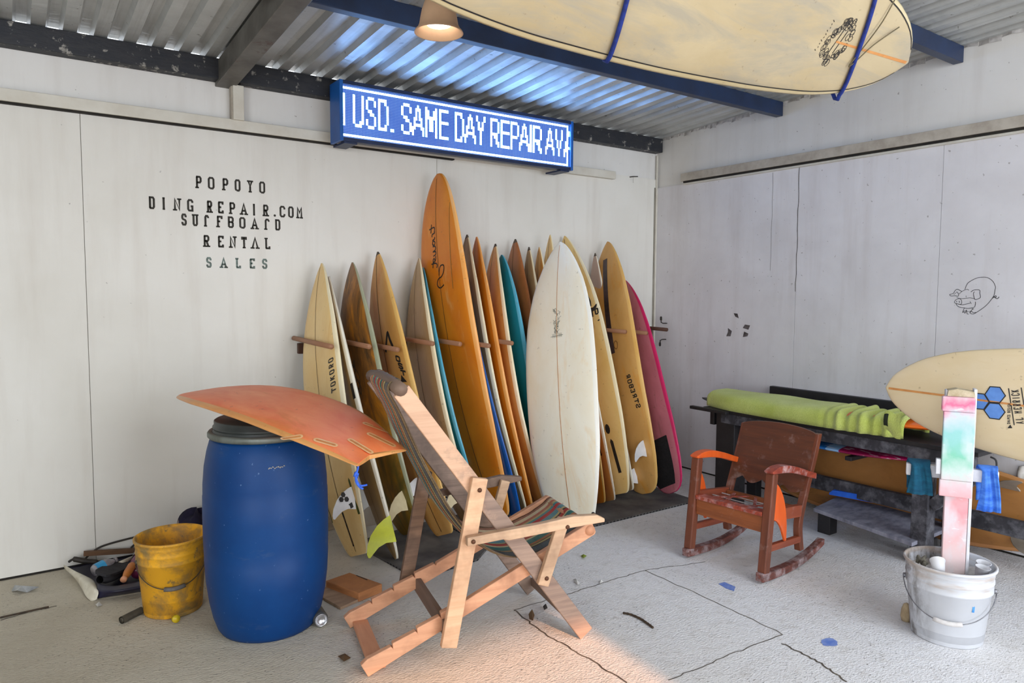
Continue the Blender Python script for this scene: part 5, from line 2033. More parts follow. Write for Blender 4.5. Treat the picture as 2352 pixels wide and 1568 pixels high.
# cross bars
m = MB()
m.tube([(.135, -.02, 1.090), (.135, .15, 1.094), (.135, .35, 1.094), (.125, FAR + .02, 1.084)], [.026, .027, .027, .026], 12)
m.build('top_bar', M_CXG, dc)
m = MB()
m.tube([(.945, NEAR + .012, .452), (.945, FAR - .012, .452)], .022, 12)
m.build('front_bar', M_CX, dc)
m = MB()
m.box((.300, NEAR - .015, .115), (.325, FAR + .015, .178))
m.build('prop_bar', M_CXG, dc, .004)
m = MB()
m.box((.022, NEAR + .0435, .010), (.086, FAR - .0435, .032))
m.build('rear_bar', M_CX, dc, .004)
m = MB()
m.box((.868, NEAR + .013, .050), (.890, FAR - .013, .088))
m.build('foot_bar', M_CXG, dc, .004)
M_BOLT = plain('rusty_bolt', S(112, 72, 48), S(76, 50, 36), 40, rough=.6, metal=.4)
for (u, z, y0) in ((.434, .690, NEAR - .043), (.398, .503, NEAR - .0745), (.720, .300, NEAR - .042), (.795, .512, NEAR - .0745)):
    e = MB()
    e.lathe([(0, 0), (.009, 0), (.008, .004), (0, .006)], 12)
    o = e.build('bolt', M_BOLT, dc)
    o.location = (u, y0, z)
    o.rotation_euler = (PI / 2, 0, 0)
# the striped sling
t = NT('sling_stripes')
v = t.coord((1, 1, 1))
sep = t.n('SeparateXYZ')
t.link(v, sep.inputs[0])
mr = t.n('MapRange')
mr.inputs[1].default_value, mr.inputs[2].default_value = .045, .435
t.link(sep.outputs[1], mr.inputs[0])
cols = [(0, S(92, 72, 50)), (.03, S(176, 150, 96)), (.06, S(66, 60, 62)), (.10, S(70, 92, 104)), (.19, S(60, 58, 66)), (.22, S(206, 186, 120)), (.27, S(70, 60, 40)), (.30, S(190, 120, 76)), (.35, S(40, 122, 118)), (.43, S(214, 198, 150)), (.46, S(198, 60, 54)), (.53, S(60, 52, 50)), (.56, S(210, 188, 128)), (.60, S(96, 150, 158)), (.68, S(200, 52, 60)), (.75, S(70, 150, 150)), (.80, S(196, 178, 120)), (.84, S(190, 100, 80)), (.89, S(214, 196, 160)), (.94, S(150, 96, 80)), (.975, S(110, 80, 60))]
c1 = t.ramp(mr.outputs[0], cols, 'CONSTANT')
wv_ = t.n('TexWave')
wv_.inputs['Scale'].default_value = 60
wv_.inputs['Distortion'].default_value = 1.0
t.link(t.coord((1, .3, 1)), wv_.inputs['Vector'])
c1 = t.mix(t.ramp(wv_.outputs[1], [(.3, (.25, .25, .25, 1)), (.6, B0)]), c1, S(60, 50, 44))
c1 = t.mix(.25, c1, t.ramp(t.noise(v, 9, 4), [(.3, S(200, 180, 150)), (.7, S(90, 80, 74))]))
t.base(c1)
t.bump(wv_.outputs[1], .4, .003)
M_SLING = t.set(.95, 0, .15)
path = [(.150, 1.118), (.120, 1.112), (.104, 1.088), (.112, 1.055), (.150, .985), (.205, .860), (.275, .720), (.35, .585), (.44, .470), (.54, .395), (.64, .365), (.74, .375), (.84, .410), (.915, .449), (.945, .476), (.970, .462), (.966, .436), (.940, .426)]
sp_ = smooth_path(path, 5)
m = MB()
NP = len(sp_) - 1


def sling_fn(a, b):
    f = a * NP
    i = min(int(f), NP - 1)
    k = f - i
    u = sp_[i][0] + (sp_[i + 1][0] - sp_[i][0]) * k
    z = sp_[i][1] + (sp_[i + 1][1] - sp_[i][1]) * k
    y = .045 + .39 * b
    bel = math.sin(PI * max(0, min(1, (a - .18) / .66))) if .18 < a < .84 else 0
    sagc = -.020 * bel * math.sin(PI * b)
    wav = .004 * math.sin(b * 23 + a * 5) * (bel + .2)
    edge = .006 * math.sin(a * 60) * (1 if b in (0, 1) else 0)
    return (u + sagc * .5, y + edge, z + sagc + wav)


m.grid(sling_fn, 110, 26)
o = m.build('sling', M_SLING, dc)
so_ = o.modifiers.new('thickness', 'SOLIDIFY')
so_.thickness = .004

# ================================================================== rocking chair
RN = math.radians(5)
RL = Vector((-1.577, -1.735, 0))
RR = Vector((-1.484, -2.182, 0))
RO = (RL + RR) / 2
rk = thing('rocking_chair', 'small brown wooden rocking chair with orange side panels and a broken seat', 'rocking chair', RO, RN)
HWD = .222      # half distance between the sides


def rwood(name, c1, c2, ax):
    if name in _mc:
        return _mc[name]
    t = NT(name)
    sc = {'x': (2.4, 30, 30), 'y': (30, 2.4, 30), 'z': (30, 30, 2.4)}[ax]
    g = t.noise(t.coord(sc), 1.0, 6, .65, .5)
    col = t.ramp(g, [(.3, c1), (.72, c2)])
    d = t.noise(t.coord((1, 1, 1)), 9, 5, .7)
    col = t.mix(t.ramp(d, [(.58, B0), (.80, (.4, .4, .4, 1))]), col, S(190, 168, 160))
    t.base(col)
    t.bump(g, .12, .003)
    _mc[name] = t.set(.42)
    return _mc[name]


M_RZ = rwood('rocker_leg_wood', S(128, 70, 46), S(94, 50, 34), 'z')
M_RX = rwood('rocker_side_wood', S(166, 84, 54), S(126, 60, 40), 'x')
M_RY = rwood('rocker_cross_wood', S(158, 88, 46), S(116, 62, 34), 'y')
M_RK = plain('rocker_runner_wood', S(128, 70, 58), S(92, 54, 46), 8, (1, 6, 6), .6, 0, .2, spots=(S(206, 196, 198), 16, .46), soft=.3, amt=.75)
M_RO = rwood('rocker_orange', S(238, 104, 34), S(216, 82, 26), 'z')
M_RARM = plain('rocker_arm_wood', S(176, 76, 50), S(130, 54, 42), 7, (2, 8, 8), .4, 0, .1, spots=(S(226, 206, 204), 14, .50), soft=.25, amt=.7)
for s in (1, -1):        # +1 is the side at the left of the photograph
    y = s * HWD

    def rp(poly, y0, y1, name, mat, bev=.004):
        m = MB()
        m.prism(poly, lambda u, v, t_: (u, t_, v), y0, y1)
        return m.build(name, mat, rk, bev)
    # curved runner
    up, lo = [], []
    for i in range(15):
        u = -.005 + .63 * i / 14
        z = .0025 + .31 * (u - .26) ** 2 * (1.55 if u > .26 else .55)
        lo.append((u, z))
        up.append((u, z + .044 - .012 * i / 14))
    rp(lo + up[::-1], y - .021, y + .021, 'runner', M_RK)
    m = MB()
    m.beam((.032, y, .052), (.088, y, .548), .046, .046, (0, 1, 0))
    m.build('front_leg', M_RZ, rk, .006)
    # arm
    pu = smooth_path([(.050, .562), (.11, .578), (.20, .575), (.31, .548), (.42, .512), (.50, .488)], 4)
    pl = smooth_path([(.50, .455), (.42, .478), (.31, .512), (.20, .536), (.12, .545), (.06, .550)], 4)
    rp(pu + pl, y - .026, y + .026, 'armrest', M_RO if s > 0 else M_RARM, .005)
    # rear stile, bowed
    cur = smooth_path([(.392, .085), (.372, .22), (.405, .33), (.460, .46), (.520, .60), (.552, .690)], 5)
    m = MB()
    a = [(u - .020, z) for u, z in cur]
    b = [(u + .020, z) for u, z in cur][::-1]
    rp(a + b, y * .98 - .017, y * .98 + .017, 'back_stile', M_RZ, .003)
    # outer splayed back leg seen behind the chair
    # stretcher and seat side
    m = MB()
    m.beam((.07, y, .168), (.375, y, .150), .026, .034, (0, 1, 0))
    m.build('stretcher', M_RX, rk, .003)
    m = MB()
    m.beam((.08, y - s * .002, .335), (.375, y - s * .002, .302), .030, .062, (0, 1, 0))
    m.build('seat_side', M_RX, rk, .003)
    # orange wing panel
    wing = smooth_path([(.088, .505), (.125, .475), (.165, .42), (.192, .35), (.206, .27), (.206, .185)], 4) + smooth_path([(.192, .183), (.176, .215), (.150, .262), (.112, .300), (.072, .318)], 4)
    rp(wing, y + s * .0165 - .006, y + s * .0165 + .006, 'side_panel', M_RO, .002)
# front rail of the seat
m = MB()
m.box((.052, -HWD + .024, .245), (.078, HWD - .024, .330))
m.build('front_rail', M_RY, rk, .003)
m = MB()
m.box((.040, -HWD + .024, .3305), (.100, HWD - .024, .352))
m.build('seat_frame', M_RARM, rk, .003)
m = MB()
m.box((.345, -HWD + .018, .292), (.372, HWD - .018, .325))
m.build('rear_rail', M_RY, rk, .003)
for (a, b) in (((.10, -.12, .338), (.35, .02, .318)), ((.10, .05, .340), (.35, .15, .318)), ((.10, -.05, .337), (.35, -.15, .318)), ((.10, .16, .338), (.34, .06, .322))):
    m = MB()
    m.beam(a, b, .016, .007, (0, 1, 0))
    m.build('seat_slat', M_RARM, rk, .001)
for k, a in enumerate(((.18, .325), (.27, .318))):
    m = MB()
    m.beam((a[0], -.195, a[1] + .004), (a[0] + .02, .195, a[1] + .002), .006, .004, (1, 0, 0))
    m.build('seat_wire', plain('dusty_strip', S(206, 200, 198), S(150, 140, 136), 20, rough=.8), rk)
m = MB()
m.beam((.12, -.2, .05), (.12, .2, .05), .01, .01)
# back panel: scalloped lower edge, gently arched top
bw = HWD - .004
bot = []
for i in range(41):
    a = i / 40
    yv = -bw + 2 * bw * a
    z = .412 - .030 * abs(math.sin(a * PI * 3.5 + .25))
    bot.append((yv, z))
topc = []
for i in range(21):
    a = i / 20
    topc.append((bw - 2 * bw * a, .690 + .030 * math.sin(PI * a) ** .6))


def bpan(u, v, t_):
    # leaning back along the stiles
    x = lerp([.33, .46, .60, .69, .73], [.405, .460, .520, .552, .566], v)
    return (x - .026 + t_, u, v)


m = MB()
n = len(bot)
pt_ = []
cols_ = 40
vs, fs = [], []
for t_ in (0, .014):
    for i in range(cols_ + 1):
        a = i / cols_
        yv = -bw + 2 * bw * a
        z0 = bot[i][1]
        z1 = .690 + .030 * math.sin(PI * a) ** .6
        for j in range(9):
            vs.append(bpan(yv, z0 + (z1 - z0) * j / 8, t_))
ST = (cols_ + 1) * 9
for lay in (0, 1):
    for i in range(cols_):
        for j in range(8):
            q_ = lay * ST + i * 9 + j
            fs.append((q_, q_ + 1, q_ + 10, q_ + 9))
for i in range(cols_):
    for j in (0, 8):
        q_ = i * 9 + j
        fs.append((q_, q_ + 9, ST + q_ + 9, ST + q_))
for i in (0, cols_):
    for j in range(8):
        q_ = i * 9 + j
        fs.append((q_, q_ + 1, ST + q_ + 1, ST + q_))
m.add(vs, fs)
m.build('back_panel', rwood('rocker_back_wood', S(112, 60, 34), S(78, 42, 26), 'y'), rk)

# ================================================================== black work bench along the right wall
M_BK = plain('bench_black', S(40, 38, 40), S(26, 25, 28), 7, rough=.55, bump=.2, spots=(S(96, 94, 100), 16, .62), soft=.2, amt=.5)
M_BKD = plain('bench_black_dusty', S(62, 60, 66), S(40, 40, 46), 6, (3, 3, 1), .7, 0, .2, spots=(S(150, 150, 158), 12, .46), soft=.3, amt=.6)
M_SHELF = plain('shelf_dusty', S(150, 150, 162), S(110, 110, 124), 5, (2, 5, 1), .85, 0, .3, spots=(S(84, 82, 90), 12, .56), soft=.2, amt=.7)
BX = -.60
bn = thing('work_bench', 'long black wooden work bench against the right wall, dusty legs', 'bench', (BX / 2, -1.9, 0))
bo = Vector((BX / 2, -1.9, 0))


def bbox(name, lo, hi, mat, par=bn, bev=.004):
    m = MB()
    m.box(tuple(Vector(lo) - bo), tuple(Vector(hi) - bo))
    return m.build(name, mat, par, bev)


m = MB()
m.prism([(-.05, 0), (.05, 0), (.05, -.03), (.02, -.085), (-.01, -.10), (-.05, -.10)], lambda u, w_, t_: (-.52 - .3 * 0 - bo.x + u, -1.10 - bo.y + t_, .6395 + w_), -.018, .018)
m.build('end_bracket', M_BK, bn, .003)
bbox('top', (BX - .02, -2.78, .640), (-.045, -1.06, .664), M_BK)
bbox('front_apron', (BX - .006, -2.76, .572), (BX + .030, -1.20, .6395), M_BKD)
bbox('end_apron', (BX + .031, -1.20, .572), (-.05, -1.17, .6395), M_BK)
bbox('front_plank', (BX - .055, -1.28, .640), (BX - .0205, -.97, .662), M_BK)
bbox('back_board', (-.040, -2.90, .690), (-.0008, -1.178, .778), M_BK)
for (y0, y1) in ((-1.31, -1.16), (-2.545, -2.46)):
    bbox('leg', (BX, y0, .0), (BX + (.09 if y0 < -2 else .13), y1, .6395 if y0 > -2 else .571), M_BKD if y0 < -2 else M_BK)
for (y0, y1) in ((-1.25, -1.17), (-2.55, -2.47)):
    bbox('leg', (-.265, y0, .0), (-.2005, y1, .6395), M_BK)
m = MB()
m.beam(tuple(Vector((BX + .04, -2.55, .33)) - bo), tuple(Vector((BX + .04, -2.74, .52)) - bo), .05, .06, (1, 0, 0))
m.beam(tuple(Vector((BX + .04, -2.74, .52)) - bo), tuple(Vector((BX + .04, -2.76, .572)) - bo), .05, .05, (1, 0, 0))
m.build('brace', M_BKD, bn, .003)
bbox('back_rail', (-.306, -3.30, .190), (-.2655, -1.0, .280), M_BKD)
# tilted dusty shelf plank low under the bench
sh = [at(1868, 1166, 2, .16), at(1922, 1140, 2, .16), at(2212, 1198, 2, .135), at(2095, 1246, 2, .135)]
m = MB()
vs = [tuple(p - bo) for p in sh] + [tuple(p - bo - Vector((0, 0, .022))) for p in sh]
m.add(vs, [(0, 1, 2, 3), (4, 7, 6, 5), (0, 4, 5, 1), (1, 5, 6, 2), (2, 6, 7, 3), (3, 7, 4, 0)])
m.build('shelf', M_SHELF, bn, .003)
for p, dz in ((sh[0].lerp(sh[3], .12).lerp(sh[1], .3), .135), (sh[3].lerp(sh[2], .4).lerp(sh[0], .05), .112)):
    m = MB()
    c = p - bo
    m.box((c.x - .04, c.y - .04, .0), (c.x + .04, c.y + .04, dz - .002))
    m.build('shelf_block', M_BK, bn, .003)
m = MB()
a, b = at(1919, 1130, 2, .185), at(2170, 1184, 2, .165)
d = (b - a)
L = d.length
m.prism([(0, 0), (.02, .02), (L * .4, .028), (L * .85, .02), (L, .002), (L, -.006), (0, -.012)], lambda u, v, t_: (u, t_, v), -.035, .035)
o = m.build('foam_strip', plain('blue_foam', S(36, 112, 226), S(24, 88, 200), 8, rough=.7, spots=(S(170, 196, 240), 24, .66)))
o.location = a + Vector((-0.05, .0, .012))
o.rotation_euler = (0, .01, math.atan2(d.y, d.x))
tag(o, 'bright blue foam strip lying along the low shelf under the bench', 'foam strip')

# --- boards on the bench ---------------------------------------------------------------------
ZB = .6645


def flat_board(label, tail, nose, W, T, R, shape, mats, z, face=1, rail=.88):
    b = Board((Vector(nose) - Vector(tail)).length, W, T, R, shape)
    o = b.mesh(rail=rail).build('surfboard', mats)
    zz = (Vector(nose) - Vector(tail)).normalized()
    yy = Vector((0, 0, face))
    yy = (yy - zz * yy.dot(zz)).normalized()
    xx = yy.cross(zz)
    o.matrix_world = Matrix(((xx.x, yy.x, zz.x, tail[0]), (xx.y, yy.y, zz.y, tail[1]), (xx.z, yy.z, zz.z, z + R + T / 2), (0, 0, 0, 1)))
    b.o = o
    return tag(o, label, 'surfboard') and b


ORB = foam('foam_bright_orange', S(244, 118, 36), S(232, 98, 22), None, rough=.3)
fb = flat_board('bright orange surfboard lying on the black bench under the lime towel', (-.445, -1.02, 0), (-.44, -2.66, 0), .37, .058, .004, 'egg', [ORB, ORB], ZB + .0375)
BKB = foam('foam_black', S(34, 32, 38), S(22, 22, 26), None, rough=.5)
flat_board('black surfboard under the orange one, its nose past the corner end of the bench', (-.43, -2.30, 0), (-.42, -.885, 0), .37, .036, .004, 'short', [BKB, BKB], ZB)
# towel drawn over the orange board like a sock
t = NT('towel_lime')
v = t.coord((1, 1, 1))
nz = t.noise(v, 7, 4)
fz = t.noise(v, 160, 3, .7)
col = t.ramp(nz, [(.3, S(214, 224, 128)), (.7, S(196, 208, 98))])
col = t.mix(t.ramp(fz, [(.4, B0), (.7, (.5, .5, .5, 1))]), col, S(160, 174, 64))
t.base(col)
t.bump(fz, .9, .006)
t.bsdf.inputs['Sheen Weight'].default_value = 0.3
M_TOW = t.set(1.0, 0, .1)
m = MB()
YT0, YT1 = -.995, -2.40


def tow(a, b):
    y = YT0 + (YT1 - YT0) * a
    tb = 1 - (y - (-2.66)) / (1.64)
    tb = min(max((-1.02 - y) / 1.64, 0.0), 1)
    h = fb.hw(tb) + .022
    if a < .06:
        h = (fb.hw(.035) + .022) * math.sqrt(max(0.0, 1 - ((.06 - a) / .06) ** 2)) + .002
        h = max(h, .03)
    ang = PI * (b * 1.16 - .08)
    c, s_ = math.cos(ang), math.sin(ang)
    wr = 0.0
    if y < -1.92:
        k = min(1, (-1.92 - y) / .10)
        wr = k * (.008 * math.sin(y * 95 + c * 2.2) + .006 * math.sin(y * 47 + c * 3 + 1))
    wr += .002 * math.sin(y * 14 + b * 6)
    top = .112 * (1 if a > .05 else .6 + 8 * a)
    x = -.445 + (h + wr) * (1 if c > 0 else -1) * abs(c) ** .45 * -1
    z = ZB - .004 + (top + wr * 1.4) * (abs(s_) ** .42 if s_ > 0 else -.25 * abs(s_))
    return (x, y, max(z, ZB + .001 - (.03 if h + wr > .24 and False else 0)))


m.grid(tow, 150, 36)
tw = m.build('towel', M_TOW)
tag(tw, 'lime green towel pulled over the orange board on the bench, bunched at one end', 'towel')
# hem end hanging by the tip with a black band
m = MB()


def flap(a, b):
    c0 = at(2030, 958, 0, -.655)
    p = c0 + Vector((-.012 - .016 * math.sin(PI * b), -.01 - .09 * a, .035 - .13 * b * (0.75 + .35 * a) + .008 * math.sin(a * 7)))
    return p


m.grid(flap, 12, 10)
e = m.build('hem', M_TOW, tw)
m = MB()
m.grid(lambda a, b: flap(.04 + .26 * a, .15 + .62 * b) + Vector((-.0025, 0, 0)), 6, 8)
m.build('black_band', plain('band_black', S(44, 50, 30), S(30, 34, 22), 40, rough=.9), tw)
# pink and blue board stowed flat under the bench top
t = NT('foam_pink_blue')
v = t.coord((1, 1, 1))
sep = t.n('SeparateXYZ')
t.link(v, sep.inputs[0])
mr = t.n('MapRange')
mr.inputs[1].default_value, mr.inputs[2].default_value = .45, 1.11
t.link(sep.outputs[2], mr.inputs[0])
col = t.ramp(mr.outputs[0], [(.0, S(30, 110, 190)), (.22, S(30, 110, 190)), (.24, S(150, 196, 240)), (.34, S(150, 196, 240)), (.36, S(150, 20, 76)), (.7, S(196, 22, 96)), (1.0, S(170, 110, 110))], 'CONSTANT')
col = t.mix(t.ramp(t.noise(t.coord((60, 60, 12), rot=(0, 0, .6)), 1.0, 2), [(.60, B0), (.66, (.7, .7, .7, 1))]), col, S(226, 214, 216))
t.base(col)
PB = t.set(.4)
pb = flat_board('pink and blue surfboard stowed flat beneath the bench top', (-.36, -1.34, 0), (-.38, -2.45, 0), .42, .045, .0, 'egg', [PB, PB], .505)
for y0 in (-1.55, -2.10):
    bbox('stow_rail', (BX + .035, y0, .478), (-.20, y0 + .04, .503), M_BK)

# brown board lying on its rail along the wall behind the bench rail
wbrd = Board(2.32, .50, .06, .03, 'pin')
WBF = foam('foam_old_brown', S(184, 128, 68), S(150, 100, 52), S(110, 80, 44), .55)
o = wbrd.mesh().build('surfboard', [WBF, foam('rail_old_brown', S(206, 150, 96), S(184, 126, 76), None)])
tag(o, 'old brown surfboard resting on its edge along the right wall behind the bench', 'surfboard')
ta, na = Vector((-.092, -3.19, .256)), Vector((-.100, -.90, .268))
zz = (na - ta).normalized()
yy = Vector((-1, 0, .18)) * -1
yy = (yy - zz * yy.dot(zz)).normalized()
xx = yy.cross(zz)
o.matrix_world = Matrix(((xx.x, yy.x, zz.x, ta.x), (xx.y, yy.y, zz.y, ta.y), (xx.z, yy.z, zz.z, ta.z), (0, 0, 0, 1)))
wbrd.o = o
us = 1 if xx.z > 0 else -1
for (x_, z_, s_) in ((us * .13, .52, 1.15), (-us * .12, .42, 1.4)):
    f_ = fin_mesh(wbrd, x_, z_, -1, s_, .5, 0, .8).build('fin', M_FING, o)
    m = MB()
    for q_ in (.03, .075):
        wbrd.patch(-1, [(x_ + us * .012 + .013 * math.cos(k * PI / 6), z_ - q_ * s_ + .013 * math.sin(k * PI / 6)) for k in range(12)], .002, m)
    m.build('fin_plug_hole', M_SLOT, o)
# white rag hooked on the wall behind the leash
m = MB()
m.grid(lambda a, b: (-.012 - .008 * math.sin(a * 5 + b * 3), -2.745 - .05 * a - .05 * b + .02 * math.sin(b * 4), .505 - .20 * b + .02 * a), 8, 12)
o = m.build('rag', plain('rag_white', S(226, 222, 216), S(190, 184, 174), 20, rough=.9))
so_ = o.modifiers.new('thickness', 'SOLIDIFY')
so_.thickness = .003
tag(o, 'white rag hanging on the right wall behind the black leash', 'cloth')

# ================================================================== things on the floor, left side
M_BLK = plain('timber_block', S(196, 130, 76), S(160, 104, 62), 5, (1, 1, 5), .75, 0, .2)
bl = thing('timber_block', 'sawn orange brown timber block lying between the drum and the deck chair', 'timber', (0, 0, 0))
tp = [(748, 1333), (803, 1314), (878, 1340), (824, 1362)]
m = MB()
H = .045
q = [at(x, y, 2, H) for x, y in tp]
vs = [tuple(p) for p in q] + [tuple(p - Vector((0, 0, H - .002))) for p in q]
m.add(vs, [(0, 1, 2, 3), (4, 7, 6, 5), (0, 4, 5, 1), (1, 5, 6, 2), (2, 6, 7, 3), (3, 7, 4, 0)])
m.build('block', M_BLK, bl, .004)
m = MB()
a, b = at(818, 1321, 2, H), at(844, 1332, 2, H)
m.ribbon([(a.x, a.y), (b.x, b.y)], .006, lambda u, v: (u, v, H + .0012))
m.build('slot', M_SLOT, bl)
m = MB()
q = [at(x, y, 2, .014) for x, y in ((725, 1362), (760, 1340), (822, 1376), (782, 1394))]
vs = [tuple(p) for p in q] + [tuple(p - Vector((0, 0, .0125))) for p in q]
m.add(vs, [(0, 1, 2, 3), (4, 7, 6, 5), (0, 4, 5, 1), (1, 5, 6, 2), (2, 6, 7, 3), (3, 7, 4, 0)])
o = m.build('plank_offcut', plain('plank_grey_brown', S(176, 146, 118), S(146, 118, 94), 6, (1, 4, 1), .8))
tag(o, 'thin flat plank offcut on the floor in front of the timber block', 'timber')
# drink can lying by the drum
cp = at(738, 1424, 2, .0335)
can = thing('drink_can', 'silver drink can lying on the floor at the right foot of the drum', 'can', cp)
can.rotation_euler = (PI / 2, 0, math.atan2(CAM.y - cp.y, CAM.x - cp.x) + PI / 2 + .25)
m = MB()
m.lathe([(.026, -.0), (.031, .006), (.0325, .012), (.0325, .10), (.029, .112), (.026, .116)], 28)
m.build('body', plain('can_print', S(120, 120, 116), S(96, 98, 96), 12, rough=.4, metal=.6), can)
m = MB()
m.lathe([(.0, .012), (.018, .010), (.022, .004), (.025, -.002), (.0275, -.002), (.0265, .002)], 28)
m.build('end', plain('can_aluminium', S(206, 206, 208), S(180, 180, 184), 8, rough=.28, metal=.9), can)
can.rotation_euler.x = -PI / 2
# pipe offcut and yellow cap
a, b = at(279, 1424, 2, .016), at(325, 1401, 2, .016)
m = MB()
d = (b - a).normalized()
m.tube([a, b], .016, 16, caps=False)
m.tube([b, a], .0125, 16, caps=False)
m.tube([a + d * .001, a + d * .0012], .0125, 16)
o = m.build('pipe_offcut', plain('pipe_dark', S(72, 66, 54), S(50, 46, 38), 20, rough=.7))
tag(o, 'short dark pipe offcut lying on the floor left of the yellow bucket', 'pipe')
c = at(402, 1420, 2, .018)
m = MB()
m.lathe([(.0, .008), (.013, .008), (.0135, .0), (.0165, .0), (.0165, .014), (.0, .016)], 24)
o = m.build('bottle_cap', plain('cap_yellow', S(206, 176, 30), S(176, 148, 24), 20, rough=.4))
o.location = c
o.rotation_euler = (PI / 2 - .15, 0, .3)
tag(o, 'yellow plastic stopper standing on edge before the yellow bucket', 'bottlecap')
# torn bag with rubbish by the wall
bgc = at(250, 1345, 2, 0.0)
bag = thing('rubbish_bag', 'torn white and navy bag full of rubbish on the floor left of the yellow bucket', 'bag', bgc)
M_BAGW = plain('bag_white', S(222, 216, 198), S(196, 188, 166), 12, rough=.6, bump=.3)
M_BAGN = plain('bag_navy', S(34, 32, 56), S(24, 22, 42), 8, rough=.4)


def B_(x, y, z):
    return at(x, y, 2, z) - bgc


def sheet(name, rows, mat, par, thick=.003, k=5):
    rws = [smooth_path(r, k) for r in rows]
    nn = len(rws[0])
    rr = []
    for i in range(nn):
        rr.append(smooth_path([r[i] for r in rws], k))
    m = MB()
    nv = len(rr[0])
    vs = [p for col in rr for p in col]
    fs = [(i * nv + j, i * nv + j + 1, (i + 1) * nv + j + 1, (i + 1) * nv + j) for i in range(nn - 1) for j in range(nv - 1)]
    m.add(vs, fs, 0, True)
    o = m.build(name, mat, par)
    s_ = o.modifiers.new('thickness', 'SOLIDIFY')
    s_.thickness = thick
    return o


sheet('flap', [[B_(146, 1297, .05), B_(175, 1312, .06), B_(212, 1330, .05), B_(222, 1345, .03)],
               [B_(150, 1308, .03), B_(182, 1330, .05), B_(210, 1345, .055), B_(226, 1358, .04)],
               [B_(165, 1318, .012), B_(186, 1347, .02), B_(200, 1368, .012), B_(222, 1374, .012)],
               [B_(170, 1322, .004), B_(188, 1352, .005), B_(205, 1377, .004), B_(224, 1376, .004)]], M_BAGW, bag)
sheet('side', [[B_(224, 1340, .055), B_(262, 1345, .05), B_(300, 1338, .05), B_(345, 1330, .05)],
               [B_(222, 1356, .04), B_(262, 1358, .045), B_(300, 1352, .045), B_(345, 1343, .045)],
               [B_(224, 1374, .006), B_(262, 1368, .006), B_(300, 1362, .006), B_(345, 1355, .006)]], M_BAGN, bag)
sheet('floor_sheet', [[B_(152, 1300, .004), B_(200, 1290, .004), B_(260, 1280, .004), B_(335, 1270, .004)],
                      [B_(180, 1330, .006), B_(230, 1325, .006), B_(280, 1318, .006), B_(340, 1310, .006)],
                      [B_(215, 1368, .005), B_(262, 1366, .005), B_(300, 1360, .005), B_(345, 1352, .005)]], M_BAGN, bag)
sheet('flap', [[B_(262, 1296, .07), B_(285, 1284, .085), B_(305, 1276, .08)],
               [B_(258, 1304, .055), B_(278, 1300, .06), B_(300, 1284, .065)]], M_BAGW, bag)
m = MB()
pl = Vector(B_(276, 1358, .032))
for i in range(9):
    u0 = B_(270 + 2.6 * i, 1357 - .6 * i, .035)
    m.tube([Vector(u0) + Vector((-.004, -.010, -.003)), Vector(u0) + Vector((-.002, -.011, .006 * (i % 3)))], .0016, 5)
m.build('printed_mark', M_BAGW, bag)


def bottle(label, a, b, r, mats, band=None, neck=.35):
    a, b = Vector(a), Vector(b)
    d = b - a
    L = d.length
    o = thing('bottle', label, 'bottle', a, 0, 'bottles in the torn bag')
    o.rotation_mode = 'QUATERNION'
    o.rotation_quaternion = d.to_track_quat('Z', 'Y')
    m = MB()
    m.lathe([(.0, .004), (r * .8, 0), (r, .012), (r * .97, L * .25), (r, L * .5), (r * .92, L * .62), (r * neck, L * .86), (r * neck, L * .93), (.0, L * .93)], 24)
    m.build('body', mats[0], o)
    m = MB()
    m.lathe([(r * neck + .003, L * .90), (r * neck + .003, L), (.0, L)], 18)
    m.build('cap', mats[1], o)
    if band:
        m = MB()
        m.lathe([(r + .0012, L * .10), (r + .0008, L * .25), (r + .0014, L * .46)], 24)
        m.build('label', band, o)
    return o


G0 = lambda x, y, z: at(x, y, 2, z)
M_CLR = plain('bottle_clear', S(150, 146, 150), S(118, 114, 120), 14, rough=.15, spec=.7)
bottle('clear plastic bottle with a blue label in the torn bag', G0(214, 1312, .072), G0(268, 1284, .095), .030, (M_CLR, M_CLR), plain('label_blue', S(40, 140, 190), S(70, 160, 206), 10, rough=.4))
bottle('small orange bottle lying head down in the torn bag', G0(305, 1296, .09), G0(283, 1332, .058), .020, (plain('bottle_orange', S(204, 124, 50), S(170, 96, 40), 16, rough=.35), plain('bottle_cap_peach', S(226, 160, 120), S(206, 140, 104), 10, rough=.5)), None, .6)
bottle('purple bottle lying against the yellow bucket in the torn bag', G0(318, 1318, .045), G0(312, 1272, .085), .032, (plain('bottle_purple', S(122, 44, 82), S(92, 32, 66), 10, rough=.3), M_CLR))
sh_ = thing('shoe', 'black shoe sole up in the torn bag among the bottles', 'shoe', G0(256, 1326, .030))
sh_.rotation_euler = (.25, .1, .9)
m = MB()


def shoe(a, b):
    x = -.10 + .20 * a
    w = .036 + .010 * math.sin(a * PI * 1.3) - .018 * abs(2 * a - 1) ** 4
    an = 2 * PI * b
    return (x, w * math.cos(an), .020 + .026 * math.sin(an) * (1 if a > .1 else .7))


m.grid(shoe, 14, 18)
m.build('upper', plain('shoe_black', S(44, 42, 46), S(28, 27, 30), 18, rough=.7), sh_)
m = MB()
m.prism([(-.10 + .2 * k / 12, (.04 + .008 * math.sin(k / 12 * 4)) * (1 if 0 < k < 12 else .7)) for k in range(13)] + [(.10 - .2 * k / 12, -(.04 + .006 * math.sin(k / 12 * 4)) * (1 if 0 < k < 12 else .7)) for k in range(13)], lambda u, v, t_: (u, v, t_), .040, .052)
m.build('sole', plain('sole_black', S(52, 50, 54), S(36, 35, 38), 26, rough=.85, bump=.5), sh_)
